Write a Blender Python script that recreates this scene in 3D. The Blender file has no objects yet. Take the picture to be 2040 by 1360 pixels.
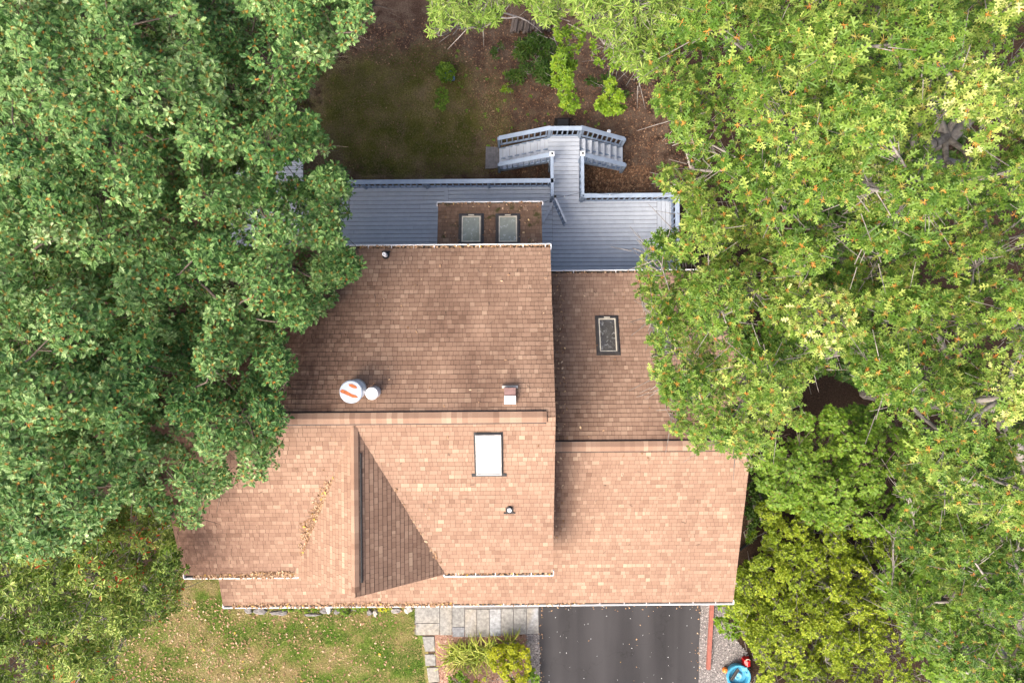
import bpy, math
import numpy as np

# ------------------------------------------------------------------ camera, light, exposure
S = bpy.context.scene
COL = S.collection
H = 25.5                      # drone height above the yard
F = 1360.0                    # focal length in photo pixels
A = math.radians(-0.45)
cd = bpy.data.cameras.new("camera"); cam = bpy.data.objects.new("camera", cd); COL.objects.link(cam)
cam.location = (0, 0, H); cam.rotation_euler = (0, 0, A)
cd.sensor_width = 36; cd.lens = 24; cd.clip_start = 0.1; cd.clip_end = 2000
S.camera = cam
SUN_AZ = math.radians(224)    # compass bearing the sun stands at
SUN_EL = math.radians(47)
w = bpy.data.worlds.new("World"); S.world = w; w.use_nodes = True
wn = w.node_tree
sky = wn.nodes.new("ShaderNodeTexSky"); sky.sky_type = 'NISHITA'; sky.sun_disc = False
sky.sun_elevation = SUN_EL; sky.sun_rotation = SUN_AZ; sky.air_density = 0.7; sky.dust_density = 7.0; sky.ozone_density = 0.3
wn.nodes["Background"].inputs[1].default_value = 0.15
wn.links.new(sky.outputs[0], wn.nodes["Background"].inputs[0])
sl = bpy.data.lights.new("sun", 'SUN'); sun = bpy.data.objects.new("sun", sl); COL.objects.link(sun)
sl.energy = 1.3; sl.angle = math.radians(40); sl.color = (1.0, 0.95, 0.87)
sun.rotation_euler = (math.pi / 2 - SUN_EL, 0, math.pi - SUN_AZ)
sun.location = (-20, -25, 40)
S.view_settings.view_transform = 'Standard'; S.view_settings.look = 'None'
S.view_settings.exposure = 1.42; S.view_settings.gamma = 1
S.cycles.max_bounces = 6; S.cycles.diffuse_bounces = 3; S.cycles.transparent_max_bounces = 4

CA, SA = math.cos(A), math.sin(A)
def ray(px, py):
    u = (px - 1020) / F; v = (680 - py) / F
    return u * CA - v * SA, u * SA + v * CA
def P(px, py, z=0.0):
    a, b = ray(px, py); D = H - z
    return np.array([a * D, b * D, z])
def to_px(V):
    D = H - V[:, 2]
    x = V[:, 0] / D; y = V[:, 1] / D
    u = x * CA + y * SA; v = -x * SA + y * CA
    return 1020 + u * F, 680 - v * F
def lin(c):
    c = np.array(c, float) / 255
    return tuple(np.where(c < .04045, c / 12.92, ((c + .055) / 1.055) ** 2.4))

# ------------------------------------------------------------------ object helpers
def meta(o, label=None, cat=None, group=None, kind=None):
    if label: o["label"] = label
    if cat: o["category"] = cat
    if group: o["group"] = group
    if kind: o["kind"] = kind
    return o
def thing(name, label, cat, loc=(0, 0, 0), group=None):
    o = bpy.data.objects.new(name, None); COL.objects.link(o); o.location = loc
    o.empty_display_size = .2
    return meta(o, label, cat, group)

class Geo:
    """collects verts / polygons / per-vertex tone colours"""
    def __init__(s):
        s.V = []; s.C = []; s.L = []; s.T = []; s.M = []; s.n = 0
    def add(s, V, faces, mat=0, col=None):
        V = np.asarray(V, float).reshape(-1, 3)
        if isinstance(faces, np.ndarray):
            s.L.append(faces.ravel() + s.n); s.T.append(np.full(len(faces), faces.shape[1])); nf = len(faces)
        else:
            s.L.append(np.concatenate([np.asarray(f, int) for f in faces]) + s.n)
            s.T.append(np.array([len(f) for f in faces])); nf = len(faces)
        s.M.append(np.full(nf, mat) if np.isscalar(mat) else np.asarray(mat))
        if col is None: col = (.5, .5, .5)
        col = np.asarray(col, float)
        if col.ndim == 1: col = np.tile(col, (len(V), 1))
        s.C.append(col); s.V.append(V); s.n += len(V)
        return s
    def box(s, lo, hi, mat=0, col=None):
        x0, y0, z0 = lo; x1, y1, z1 = hi
        V = [(x0,y0,z0),(x1,y0,z0),(x1,y1,z0),(x0,y1,z0),(x0,y0,z1),(x1,y0,z1),(x1,y1,z1),(x0,y1,z1)]
        return s.add(V, BOXF, mat, col)
    def beam(s, p, q, w, h, mat=0, col=None, up=(0, 0, 1)):
        """box from p to q, w across, h tall, top face at the line's height"""
        p = np.asarray(p, float); q = np.asarray(q, float); d = q - p; d /= np.linalg.norm(d)
        sd = np.cross(d, up); sd /= np.linalg.norm(sd); u = np.cross(sd, d)
        V = []
        for t in (-h, 0):
            for e, k in ((p, -1), (q, -1), (q, 1), (p, 1)):
                V.append(e + sd * k * w / 2 + u * t)
        return s.add(V, BOXF, mat, col)
    def lathe(s, c, prof, n=24, mat=0, col=None, axis=(0, 0, 1)):
        c = np.asarray(c, float); ax = np.asarray(axis, float); ax /= np.linalg.norm(ax)
        r = np.array([1, 0, 0]) if abs(ax[0]) < .9 else np.array([0, 1, 0])
        e1 = np.cross(ax, r); e1 /= np.linalg.norm(e1); e2 = np.cross(ax, e1)
        V = []; Fc = []
        a = np.arange(n) * 2 * math.pi / n
        for (rad, z) in prof:
            V.append(c + np.outer(np.cos(a) * rad, e1) + np.outer(np.sin(a) * rad, e2) + ax * z)
        V = np.concatenate(V); m = len(prof)
        for i in range(m - 1):
            for j in range(n):
                k = (j + 1) % n
                Fc.append((i * n + j, i * n + k, (i + 1) * n + k, (i + 1) * n + j))
        Fc.append(tuple(range((m - 1) * n, m * n))); Fc.append(tuple(range(n - 1, -1, -1)))
        return s.add(V, Fc, mat, col)
    def prism(s, pts, z0, z1, mat=0, col=None):
        n = len(pts); V = [(x, y, z0) for x, y in pts] + [(x, y, z1) for x, y in pts]
        Fc = [tuple(range(n, 2 * n)), tuple(range(n - 1, -1, -1))] + [(i, (i + 1) % n, n + (i + 1) % n, n + i) for i in range(n)]
        return s.add(V, Fc, mat, col)
    def segs(s, Pa, Qa, Ra, Rb, n=4, mat=0, col=None):
        Pa = np.asarray(Pa, float).reshape(-1, 3); Qa = np.asarray(Qa, float).reshape(-1, 3); m = len(Pa)
        if m == 0: return s
        Ra = np.broadcast_to(Ra, (m,)); Rb = np.broadcast_to(Rb, (m,))
        d = Qa - Pa; d /= np.linalg.norm(d, axis=1, keepdims=True) + 1e-9
        ref = np.where(np.abs(d[:, 2:3]) < .9, np.array([[0, 0, 1.]]), np.array([[1., 0, 0]]))
        e1 = np.cross(d, ref); e1 /= np.linalg.norm(e1, axis=1, keepdims=True); e2 = np.cross(d, e1)
        a = np.arange(n) * 2 * math.pi / n
        ring = e1[:, None] * np.cos(a)[None, :, None] + e2[:, None] * np.sin(a)[None, :, None]
        V = np.concatenate([Pa[:, None] + ring * Ra[:, None, None], Qa[:, None] + ring * Rb[:, None, None]], 1)
        f = np.array([(j, (j + 1) % n, n + (j + 1) % n, n + j) for j in range(n)])
        Fc = (f[None] + (np.arange(m) * 2 * n)[:, None, None]).reshape(-1, 4)
        return s.add(V.reshape(-1, 3), Fc, mat, col)
    def build(s, name, mats, parent=None, loc=None, smooth=False):
        if not isinstance(mats, (list, tuple)): mats = [mats]
        V = np.concatenate(s.V); L = np.concatenate(s.L).astype(np.int32); T = np.concatenate(s.T).astype(np.int32)
        M = np.concatenate(s.M).astype(np.int32); C = np.concatenate(s.C)
        off = np.zeros(3)
        if parent is not None:
            off = np.array(ORI(parent))
        elif loc is not None: off = np.asarray(loc, float)
        V = V - off
        me = bpy.data.meshes.new(name)
        me.vertices.add(len(V)); me.vertices.foreach_set("co", V.ravel().astype(np.float32))
        me.loops.add(len(L)); me.loops.foreach_set("vertex_index", L)
        me.polygons.add(len(T)); st = np.concatenate([[0], np.cumsum(T)[:-1]]).astype(np.int32)
        me.polygons.foreach_set("loop_start", st); me.polygons.foreach_set("loop_total", T)
        for m in mats: me.materials.append(m)
        me.polygons.foreach_set("material_index", M)
        at = me.attributes.new("tone", 'FLOAT_COLOR', 'POINT')
        at.data.foreach_set("color", np.concatenate([C, np.ones((len(C), 1))], 1).ravel().astype(np.float32))
        me.update(calc_edges=True); me.validate()
        me.polygons.foreach_set("use_smooth", np.full(len(me.polygons), bool(smooth)))
        o = bpy.data.objects.new(name, me); COL.objects.link(o)
        if parent is not None: o.parent = parent
        elif loc is not None: o.location = loc
        return o
BOXF = np.array([(0,3,2,1),(4,5,6,7),(0,1,5,4),(1,2,6,5),(2,3,7,6),(3,0,4,7)])
def ORI(o):
    v = np.array(o.location[:], float)
    while o.parent is not None:
        o = o.parent; v = v + np.array(o.location[:])
    return v

# ------------------------------------------------------------------ materials
class NT:
    def __init__(s, name):
        s.m = bpy.data.materials.new(name); s.m.use_nodes = True; s.t = s.m.node_tree
        s.b = s.t.nodes["Principled BSDF"]; s.out = s.t.nodes["Material Output"]
    def n(s, typ, **kw):
        nd = s.t.nodes.new("ShaderNode" + typ)
        for k, v in kw.items(): setattr(nd, k, v)
        return nd
    def l(s, a, b): s.t.links.new(a, b)
    def noise(s, scale, detail=4, rough=.55, vec=None, dist=0.):
        nd = s.n("TexNoise"); nd.inputs["Scale"].default_value = scale; nd.inputs["Detail"].default_value = detail
        nd.inputs["Roughness"].default_value = rough; nd.inputs["Distortion"].default_value = dist
        if vec is not None: s.l(vec, nd.inputs["Vector"])
        return nd.outputs["Fac"]
    def coord(s, scale=(1, 1, 1)):
        g = s.n("NewGeometry"); mp = s.n("Mapping"); mp.inputs["Scale"].default_value = scale
        s.l(g.outputs["Position"], mp.inputs["Vector"]); return mp.outputs[0]
    def ramp(s, fac, stops, interp='LINEAR'):
        r = s.n("ValToRGB"); r.color_ramp.interpolation = interp
        e = r.color_ramp.elements
        while len(e) < len(stops): e.new(.5)
        for k, (p, c) in enumerate(stops):
            e[k].position = p; e[k].color = (*c, 1) if len(c) == 3 else c
        s.l(fac, r.inputs[0]); return r.outputs[0]
    def mix(s, fac, a, b, mode='MIX'):
        m = s.n("Mix", data_type='RGBA', blend_type=mode)
        for sock, v in ((m.inputs[0], fac), (m.inputs[6], a), (m.inputs[7], b)):
            if hasattr(v, "node"): s.l(v, sock)
            elif isinstance(v, (int, float)): sock.default_value = v
            else: sock.default_value = (*v, 1)
        return m.outputs[2]
    def math(s, op, a, b=None, clamp=False):
        m = s.n("Math", operation=op, use_clamp=clamp)
        for k, v in enumerate((a, b)):
            if v is None: continue
            if hasattr(v, "node"): s.l(v, m.inputs[k])
            else: m.inputs[k].default_value = v
        return m.outputs[0]
    def tone(s):
        a = s.n("Attribute", attribute_name="tone"); sp = s.n("SeparateColor")
        s.l(a.outputs["Color"], sp.inputs[0]); return sp.outputs
    def bump(s, h, strength=.3, dist=.01):
        b = s.n("Bump"); b.inputs["Strength"].default_value = strength; b.inputs["Distance"].default_value = dist
        s.l(h, b.inputs["Height"]); s.l(b.outputs[0], s.b.inputs["Normal"])
    def fin(s, col, rough=.8, spec=.3, metal=0):
        if hasattr(col, "node"): s.l(col, s.b.inputs["Base Color"])
        else: s.b.inputs["Base Color"].default_value = (*col, 1)
        if hasattr(rough, "node"): s.l(rough, s.b.inputs["Roughness"])
        else: s.b.inputs["Roughness"].default_value = rough
        s.b.inputs["Specular IOR Level"].default_value = spec; s.b.inputs["Metallic"].default_value = metal
        return s.m

def m_plain(name, col, rough=.6, spec=.3, metal=0, var=.25, nscale=6):
    t = NT(name); nz = t.noise(nscale, 5, .6, t.coord())
    c = t.ramp(nz, [(.3, tuple(np.array(col) * (1 - var))), (.7, tuple(np.minimum(1, np.array(col) * (1 + var))))])
    return t.fin(c, rough, spec, metal)

def m_shingle(name, stops, stain, stain_col, streak=(1.6, .35, 1), extra=None):
    t = NT(name); r, g, b = t.tone()
    base = t.ramp(r, stops)
    gran = t.noise(260, 2, .7, t.coord())
    base = t.mix(.5, base, t.ramp(gran, [(.3, (.22, .22, .22)), (.72, (.78, .78, .78))]), 'OVERLAY')
    n1 = t.noise(1.0, 5, .6, t.coord(streak))
    n2 = t.noise(.33, 3, .5, t.coord((1, .8, 1)))
    st = t.math('MULTIPLY', t.ramp(n1, [(.36, (0, 0, 0)), (.72, (1, 1, 1))]), t.ramp(n2, [(.34, (.12, .12, .12)), (.66, (1, 1, 1))]))
    st = t.math('MULTIPLY', st, stain)
    # b channel of the tone attribute carries debris dirt by walls and edges, painted tree shade and left-end darkening
    fine = t.noise(7, 5, .65, t.coord((1, .7, 1)))
    gr = t.math('MULTIPLY', b, t.ramp(fine, [(.25, (.35, .35, .35)), (.6, (1, 1, 1))]))
    st = t.math('MAXIMUM', st, gr, clamp=True)
    base = t.mix(st, base, t.mix(1.0, base, stain_col, 'MULTIPLY'))
    if extra:
        ms = t.ramp(t.noise(3.2, 5, .6, t.coord()), [(extra[0], (0, 0, 0)), (extra[0] + .1, (1, 1, 1))])
        base = t.mix(t.math('MULTIPLY', ms, .8), base, extra[1])
    t.bump(gran, .35, .004)
    return t.fin(base, .93, .12)

def m_leaf(name, stops, mid=(.30, .17, .03), midw=.12, trans=.24, rough=.5, spec=.3, tcol=None, tr_w=None):
    t = NT(name); r, g, b = t.tone()
    k = t.math('ADD', t.math('MULTIPLY', r, .55), t.math('MULTIPLY', b, .45))
    c = t.ramp(k, stops)
    if midw > 0:
        f = t.ramp(g, [(0.0, (1, 1, 1)), (midw, (0, 0, 0))])
        c = t.mix(t.math('MULTIPLY', f, .6), c, mid)
    t.fin(c, rough, spec)
    tr = t.n("BsdfTranslucent")
    tc = t.mix(1.0, c, tcol or (1.25, 1.35, .5), 'MULTIPLY'); t.l(tc, tr.inputs[0])
    mx = t.n("MixShader"); mx.inputs[0].default_value = trans if tr_w is None else tr_w
    t.l(t.b.outputs[0], mx.inputs[1]); t.l(tr.outputs[0], mx.inputs[2]); t.l(mx.outputs[0], t.out.inputs[0])
    return t.m

def m_bark(name, c0, c1):
    t = NT(name); nz = t.noise(9, 6, .65, t.coord((1, 1, .35)))
    c = t.ramp(nz, [(.3, c0), (.62, c1)]); t.bump(nz, .6, .03); return t.fin(c, .9, .15)

def m_glass(name, col, rough=.08, var=.2, dirt=None):
    t = NT(name); nz = t.noise(5, 5, .6, t.coord())
    c = t.ramp(nz, [(.3, tuple(np.array(col) * (1 - var))), (.7, tuple(np.array(col) * (1 + var)))])
    if dirt:
        f = t.ramp(t.noise(11, 6, .7, t.coord()), [(.56, (0, 0, 0)), (.64, (1, 1, 1))]); c = t.mix(t.math('MULTIPLY', f, .7), c, dirt)
    t.b.inputs["Coat Weight"].default_value = .6
    return t.fin(c, rough, .5)

M = {}
SH = [(0.0, (.185, .112, .078)), (.30, (.255, .161, .113)), (.60, (.302, .196, .139)), (.80, (.360, .245, .174)), (1.0, (.43, .305, .213))]
M['shingle_sun'] = m_shingle("shingle_faded", SH, .30, (.44, .39, .40))
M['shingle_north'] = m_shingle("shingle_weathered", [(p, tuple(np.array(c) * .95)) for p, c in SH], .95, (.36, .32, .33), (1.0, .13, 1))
M['shingle_moss'] = m_shingle("shingle_mossy", [(p, tuple(np.array(c) * .70)) for p, c in SH], .8, (.36, .33, .28), (1.6, .5, 1), (.56, (.035, .042, .010)))
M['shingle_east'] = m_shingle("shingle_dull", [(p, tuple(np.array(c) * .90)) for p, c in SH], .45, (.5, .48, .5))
M['felt'] = m_plain("roof_felt", (.075, .05, .04), .95, .1)
M['white'] = m_plain("white_aluminium", (.80, .80, .81), .35, .4, 0, .05)
M['gutter_in'] = m_plain("gutter_grime", (.09, .075, .06), .9, .1)
M['black'] = m_plain("black_plastic", (.012, .012, .013), .5, .4)
M['darkmetal'] = m_plain("bronze_metal", (.05, .045, .042), .45, .4)
M['grey_frame'] = m_plain("grey_frame", (.35, .34, .32), .5, .3)
M['cream'] = m_plain("cream_frame", (.55, .50, .40), .5, .3)
M['siding'] = m_plain("siding", (.42, .40, .36), .7, .2, 0, .06)
M['garage_door'] = m_plain("garage_door", (.7, .68, .64), .5, .3, 0, .05)
M['pane_white'] = m_glass("pane_white_cloud", (.66, .70, .75), .15, .16)  # white blind under glass; the mottling paints clouds reflected in it
M['pane_green'] = m_glass("pane_blind", (.24, .255, .205), .06, .1, (.5, .52, .5))
M['pane_dark'] = m_glass("pane_dark", (.075, .07, .065), .06, .3, (.35, .35, .33))
def m_deck():
    t = NT("deck_paint"); r, g, b = t.tone()
    c = t.ramp(r, [(0, (.425, .465, .525)), (1, (.47, .51, .57))])
    n = t.noise(5, 6, .65, t.coord((1, 1, 1)))
    c = t.mix(.2, c, t.ramp(n, [(.3, (.3, .3, .3)), (.7, (.72, .72, .72))]), 'OVERLAY')
    wear = t.ramp(t.noise(1.3, 6, .7, t.coord((.6, 1.6, 1))), [(.52, (0, 0, 0)), (.72, (1, 1, 1))])
    c = t.mix(t.math('MULTIPLY', wear, .2), c, (.52, .54, .57))
    return t.fin(c, .6, .3)
M['deck'] = m_deck()
M['rail_cap'] = m_plain('rail_cap', (.30, .365, .46), .55, .3, 0, .12, 4)
M['deck_rail'] = m_plain("rail_paint", (.23, .29, .38), .55, .3, 0, .10, 3)
M['steel'] = m_plain("galvanised", (.62, .64, .67), .35, .5, .35, .08)
M['rusty'] = m_plain('cap_zinc', (.38, .43, .50), .4, .4, 0, .12, 5); M['rust'] = m_plain('rust', (.40, .13, .05), .85, .2, 0, .3, 12)
M['white_cap'] = m_plain("white_cap", (.88, .89, .9), .35, .4, 0, .03)
M['brownbox'] = m_plain("brown_vent", (.20, .12, .11), .6, .3)

def m_ground():
    t = NT("ground_soil"); co = t.coord()
    big = t.noise(.35, 5, .6, co); mid = t.noise(2.2, 6, .65, co); fine = t.noise(18, 5, .7, co)
    dirt = t.ramp(fine, [(.28, (.055, .038, .026)), (.5, (.115, .080, .056)), (.72, (.20, .148, .112))])
    litter = t.ramp(t.noise(30, 4, .75, co), [(.3, (.026, .016, .011)), (.52, (.072, .043, .029)), (.75, (.17, .110, .080))])
    c = t.mix(t.ramp(mid, [(.40, (0, 0, 0)), (.58, (1, 1, 1))]), dirt, litter)
    # the thin grass of the back lawn fades out raggedly into the bare soil
    ctr = P(800, 235); g = t.n("NewGeometry"); mp = t.n("Mapping"); mp.vector_type = 'POINT'
    mp.inputs["Location"].default_value = (-ctr[0] / 4.7, -ctr[1] / 3.1, 0); mp.inputs["Scale"].default_value = (1 / 4.7, 1 / 3.1, 0)
    t.l(g.outputs["Position"], mp.inputs["Vector"]); ln = t.n("VectorMath", operation='LENGTH'); t.l(mp.outputs[0], ln.inputs[0])
    dd = t.math('ADD', ln.outputs["Value"], t.math('MULTIPLY', t.math('SUBTRACT', t.noise(1.1, 6, .65, co), .5), 1.3))
    lawn = t.ramp(dd, [(.55, (1, 1, 1)), (1.20, (0, 0, 0))])
    n = t.noise(1.3, 6, .65, co, .3)
    gg = t.ramp(fine, [(.3, (.050, .047, .011)), (.7, (.185, .168, .045))]); tt = t.ramp(fine, [(.3, (.078, .056, .028)), (.7, (.25, .185, .10))])
    c = t.mix(lawn, c, t.mix(t.ramp(n, [(.42, (0, 0, 0)), (.62, (1, 1, 1))]), gg, tt))
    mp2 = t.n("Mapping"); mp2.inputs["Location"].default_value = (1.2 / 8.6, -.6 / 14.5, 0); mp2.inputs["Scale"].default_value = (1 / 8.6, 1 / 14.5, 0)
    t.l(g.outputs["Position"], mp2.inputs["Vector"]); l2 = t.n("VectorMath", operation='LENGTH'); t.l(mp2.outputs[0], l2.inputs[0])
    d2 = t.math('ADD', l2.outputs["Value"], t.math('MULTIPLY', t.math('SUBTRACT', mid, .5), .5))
    mould_shade = t.ramp(fine, [(.3, (.013, .009, .006)), (.55, (.038, .024, .016)), (.75, (.09, .056, .036))])  # leaf mould beyond the yard, darkened to paint the shade under the trees
    c = t.mix(t.ramp(d2, [(.92, (0, 0, 0)), (1.12, (1, 1, 1))]), c, mould_shade)
    t.bump(fine, .8, .04)
    return t.fin(c, .95, .1)
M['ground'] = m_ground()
def m_lawn(name, greens, tans, split):
    t = NT(name); co = t.coord()
    fine = t.noise(34, 5, .75, co); n = t.noise(1.1, 6, .65, co, .3)
    g = t.ramp(fine, [(.3, tuple(np.array(greens) * .45)), (.7, tuple(np.array(greens) * 1.5))])
    d = t.ramp(fine, [(.3, tuple(np.array(tans) * .5)), (.7, tuple(np.array(tans) * 1.5))])
    c = t.mix(t.ramp(n, [(split - .12, (0, 0, 0)), (split + .12, (1, 1, 1))]), g, d)
    t.bump(fine, .7, .03); return t.fin(c, .95, .1)
M['lawn_front'] = m_lawn("lawn_front", (.095, .155, .022), (.235, .175, .08), .52)
def m_asphalt():
    t = NT("asphalt"); co = t.coord(); f = t.noise(120, 3, .7, co); b = t.noise(.8, 5, .6, t.coord((1, .45, 1)))
    c = t.ramp(f, [(.3, (.017, .016, .0175)), (.7, (.044, .042, .044))])
    c = t.mix(.5, c, t.ramp(b, [(.35, (.32, .32, .32)), (.7, (.66, .66, .66))]), 'OVERLAY')
    v = t.n("TexVoronoi"); v.feature = 'DISTANCE_TO_EDGE'; v.inputs["Scale"].default_value = .33
    wp = t.n("VectorMath", operation='ADD'); nzc = t.n("TexNoise"); nzc.inputs["Scale"].default_value = 2.2; nzc.inputs["Detail"].default_value = 5; t.l(co, nzc.inputs["Vector"])
    t.l(co, wp.inputs[0]); t.l(nzc.outputs["Color"], wp.inputs[1]); t.l(wp.outputs[0], v.inputs["Vector"])
    c = t.mix(t.math('MULTIPLY', t.ramp(v.outputs[0], [(.0, (1, 1, 1)), (.006, (0, 0, 0))]), .55), c, (.012, .011, .011))
    lane = t.ramp(t.noise(.55, 3, .5, t.coord((1.6, .12, 1))), [(.42, (0, 0, 0)), (.62, (1, 1, 1))])
    c = t.mix(t.math('MULTIPLY', lane, .30), c, (.075, .072, .074))
    t.bump(f, .4, .01); return t.fin(c, .85, .25)
M['asphalt'] = m_asphalt()
def m_tonal(name, stops, rough=.85, spec=.2, nscale=20, amt=.4):
    t = NT(name); r, g, b = t.tone(); c = t.ramp(r, stops)
    n = t.noise(nscale, 5, .65, t.coord()); c = t.mix(amt, c, t.ramp(n, [(.3, (.28, .28, .28)), (.7, (.74, .74, .74))]), 'OVERLAY')
    t.bump(n, .3, .01); return t.fin(c, rough, spec)
M['slab'] = m_tonal("flagstone", [(0, (.185, .182, .17)), (.35, (.225, .218, .20)), (.6, (.25, .23, .195)), (.8, (.25, .262, .275)), (1, (.185, .19, .20))], .8, .25, 9, .85)
M['gravelbase'] = m_tonal("gravel_bed", [(0, (.15, .14, .135)), (1, (.18, .165, .155))], .95, .1, 45, .9)
M['gravel'] = m_tonal("gravel_stone", [(0, (.07, .065, .065)), (.4, (.19, .175, .17)), (.75, (.29, .26, .245)), (1, (.48, .45, .43))], .9, .15)
M['mulch'] = m_tonal("mulch_bed", [(0, (.21, .12, .085)), (1, (.26, .16, .12))], .95, .1, 40, .9)
M['mulchbit'] = m_tonal("mulch_chip", [(0, (.10, .05, .03)), (.5, (.26, .14, .10)), (1, (.46, .31, .24))], .95, .1)
M['dryleaf'] = m_tonal("dry_leaf", [(0, (.10, .05, .028)), (.4, (.22, .125, .070)), (.75, (.38, .24, .14)), (.92, (.54, .40, .27)), (1, (.60, .38, .06))], .8, .2, 60, .3)
M['grassblade'] = m_tonal("grass_blade", [(0, (.055, .115, .010)), (.42, (.125, .185, .026)), (.66, (.26, .215, .08)), (1, (.40, .31, .16))], .8, .2, 30, .2)
M['grassback'] = m_tonal("grass_dull", [(0, (.060, .074, .010)), (.5, (.145, .130, .036)), (1, (.28, .21, .11))], .85, .15, 30, .2)
M['rock'] = m_tonal("field_rock", [(0, (.14, .135, .14)), (.6, (.23, .21, .19)), (1, (.50, .47, .41))], .85, .2, 9, .6)
M['log'] = m_tonal("firewood", [(0, (.07, .055, .045)), (1, (.17, .14, .12))], .9, .15, 14, .6)
M['red_timber'] = m_plain("red_timber", (.27, .098, .075), .8, .2, 0, .2, 9)
M['oldwood'] = m_plain("old_wood", (.14, .11, .08), .9, .15, 0, .3, 9)
M['blue_toy'] = m_plain("blue_plastic", (.055, .27, .42), .35, .45, 0, .06)
M['lightblue'] = m_plain("pale_blue_plastic", (.13, .38, .52), .35, .45, 0, .06)
M['red_toy'] = m_plain("red_plastic", (.62, .012, .012), .35, .45, 0, .05)
M['orange_toy'] = m_plain("orange_plastic", (.62, .17, .02), .4, .4, 0, .05)
M['blue_pot'] = m_plain("blue_pot", (.10, .18, .30), .4, .4)
M['wire'] = m_plain("wire", (.03, .03, .03), .5, .3)
M['bulb'] = m_plain("bulb_glass", (.8, .8, .78), .2, .5)
M['bark_grey'] = m_bark("bark_grey", (.10, .085, .072), (.30, .275, .25))
M['bark_brown'] = m_bark("bark_brown", (.05, .036, .028), (.17, .135, .11))
M['twig_grey'] = m_plain("twig_grey", (.27, .245, .225), .85, .15, 0, .3)
G = np.array
M['leaf_white_oak'] = m_leaf("leaf_white_oak", [(0, (.019, .060, .013)), (.33, (.060, .150, .032)), (.60, (.150, .268, .072)), (.82, (.35, .48, .20)), (1, (.50, .60, .32))], (.30, .22, .04), .10, tr_w=.15)
M['leaf_red_oak'] = m_leaf("leaf_red_oak", [(0, (.024, .064, .007)), (.35, (.068, .142, .014)), (.62, (.148, .232, .032)), (.86, (.32, .375, .085)), (1, (.56, .57, .23))], (.42, .26, .05), .14, tr_w=.17)
M['leaf_willow'] = m_leaf("leaf_willow_oak", [(0, (.060, .13, .014)), (.5, (.15, .245, .035)), (1, (.38, .44, .13))], (.2, .2, .05), .1)
M['leaf_gum'] = m_leaf("leaf_gum", [(0, (.040, .085, .010)), (.4, (.12, .20, .025)), (.75, (.33, .40, .09)), (.845, (.44, .44, .13)), (.85, (.48, .06, .02)), (1, (.58, .12, .03))], (.2, .15, .04), .08)
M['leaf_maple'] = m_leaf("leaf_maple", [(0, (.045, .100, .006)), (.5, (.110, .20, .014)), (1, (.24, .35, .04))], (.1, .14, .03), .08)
M['leaf_shrub'] = m_leaf("leaf_shrub", [(0, (.080, .135, .006)), (.5, (.20, .275, .014)), (1, (.40, .44, .04))], (.1, .12, .02), .05)
M['leaf_bright'] = m_leaf("leaf_bright", [(0, (.06, .14, .008)), (.5, (.14, .25, .012)), (1, (.28, .36, .025))], (.2, .2, .02), .05)
M['leaf_yellow'] = m_leaf("leaf_yellow_green", [(0, (.14, .19, .004)), (.5, (.32, .35, .008)), (1, (.52, .50, .03))], (.2, .2, .02), .05)
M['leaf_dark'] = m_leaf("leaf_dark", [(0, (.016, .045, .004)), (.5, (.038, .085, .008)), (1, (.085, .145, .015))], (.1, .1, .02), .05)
M['leaf_blade'] = m_leaf("leaf_blade", [(0, (.09, .15, .012)), (.5, (.24, .29, .030)), (1, (.55, .52, .14))], (.3, .28, .08), .0)
M['petiole'] = m_tonal('petiole', [(0, (.14, .19, .03)), (.45, (.27, .22, .04)), (.75, (.42, .22, .035)), (1, (.50, .20, .03))], .6, .3)
M['petiole_pale'] = m_tonal('petiole_pale', [(0, (.12, .15, .03)), (1, (.26, .20, .06))], .6, .3)

# ------------------------------------------------------------------ polygon clipping / shingles
def clip(poly, a, b, c):
    out = []
    n = len(poly)
    for i in range(n):
        p, q = poly[i], poly[(i + 1) % n]
        dp = a * p[0] + b * p[1] - c; dq = a * q[0] + b * q[1] - c
        if dp >= 0: out.append(p)
        if (dp >= 0) != (dq >= 0):
            k = dp / (dp - dq); out.append((p[0] + (q[0] - p[0]) * k, p[1] + (q[1] - p[1]) * k))
    return out
class Plane:
    """z = z0 + pitch * distance up-slope from p0 (plan)"""
    def __init__(s, p0, up, z0, pitch):
        s.p0 = np.array(p0, float); s.up = np.array(up, float); s.z0 = z0; s.k = pitch
        s.al = np.array([s.up[1], -s.up[0]]); s.cos = 1 / math.sqrt(1 + pitch * pitch)
        s.nrm = np.array([-s.up[0] * pitch, -s.up[1] * pitch, 1.0]) * s.cos
        s.u3 = np.array([s.up[0], s.up[1], pitch]) * s.cos; s.a3 = np.array([s.al[0], s.al[1], 0.])
    def z(s, x, y): return s.z0 + s.k * ((x - s.p0[0]) * s.up[0] + (y - s.p0[1]) * s.up[1])
    def hit(s, px, py):
        a, b = ray(px, py)
        D = (H - s.z0 + s.k * (s.p0 @ s.up)) / (1 + s.k * (a * s.up[0] + b * s.up[1]))
        return np.array([a * D, b * D, H - D])
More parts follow.
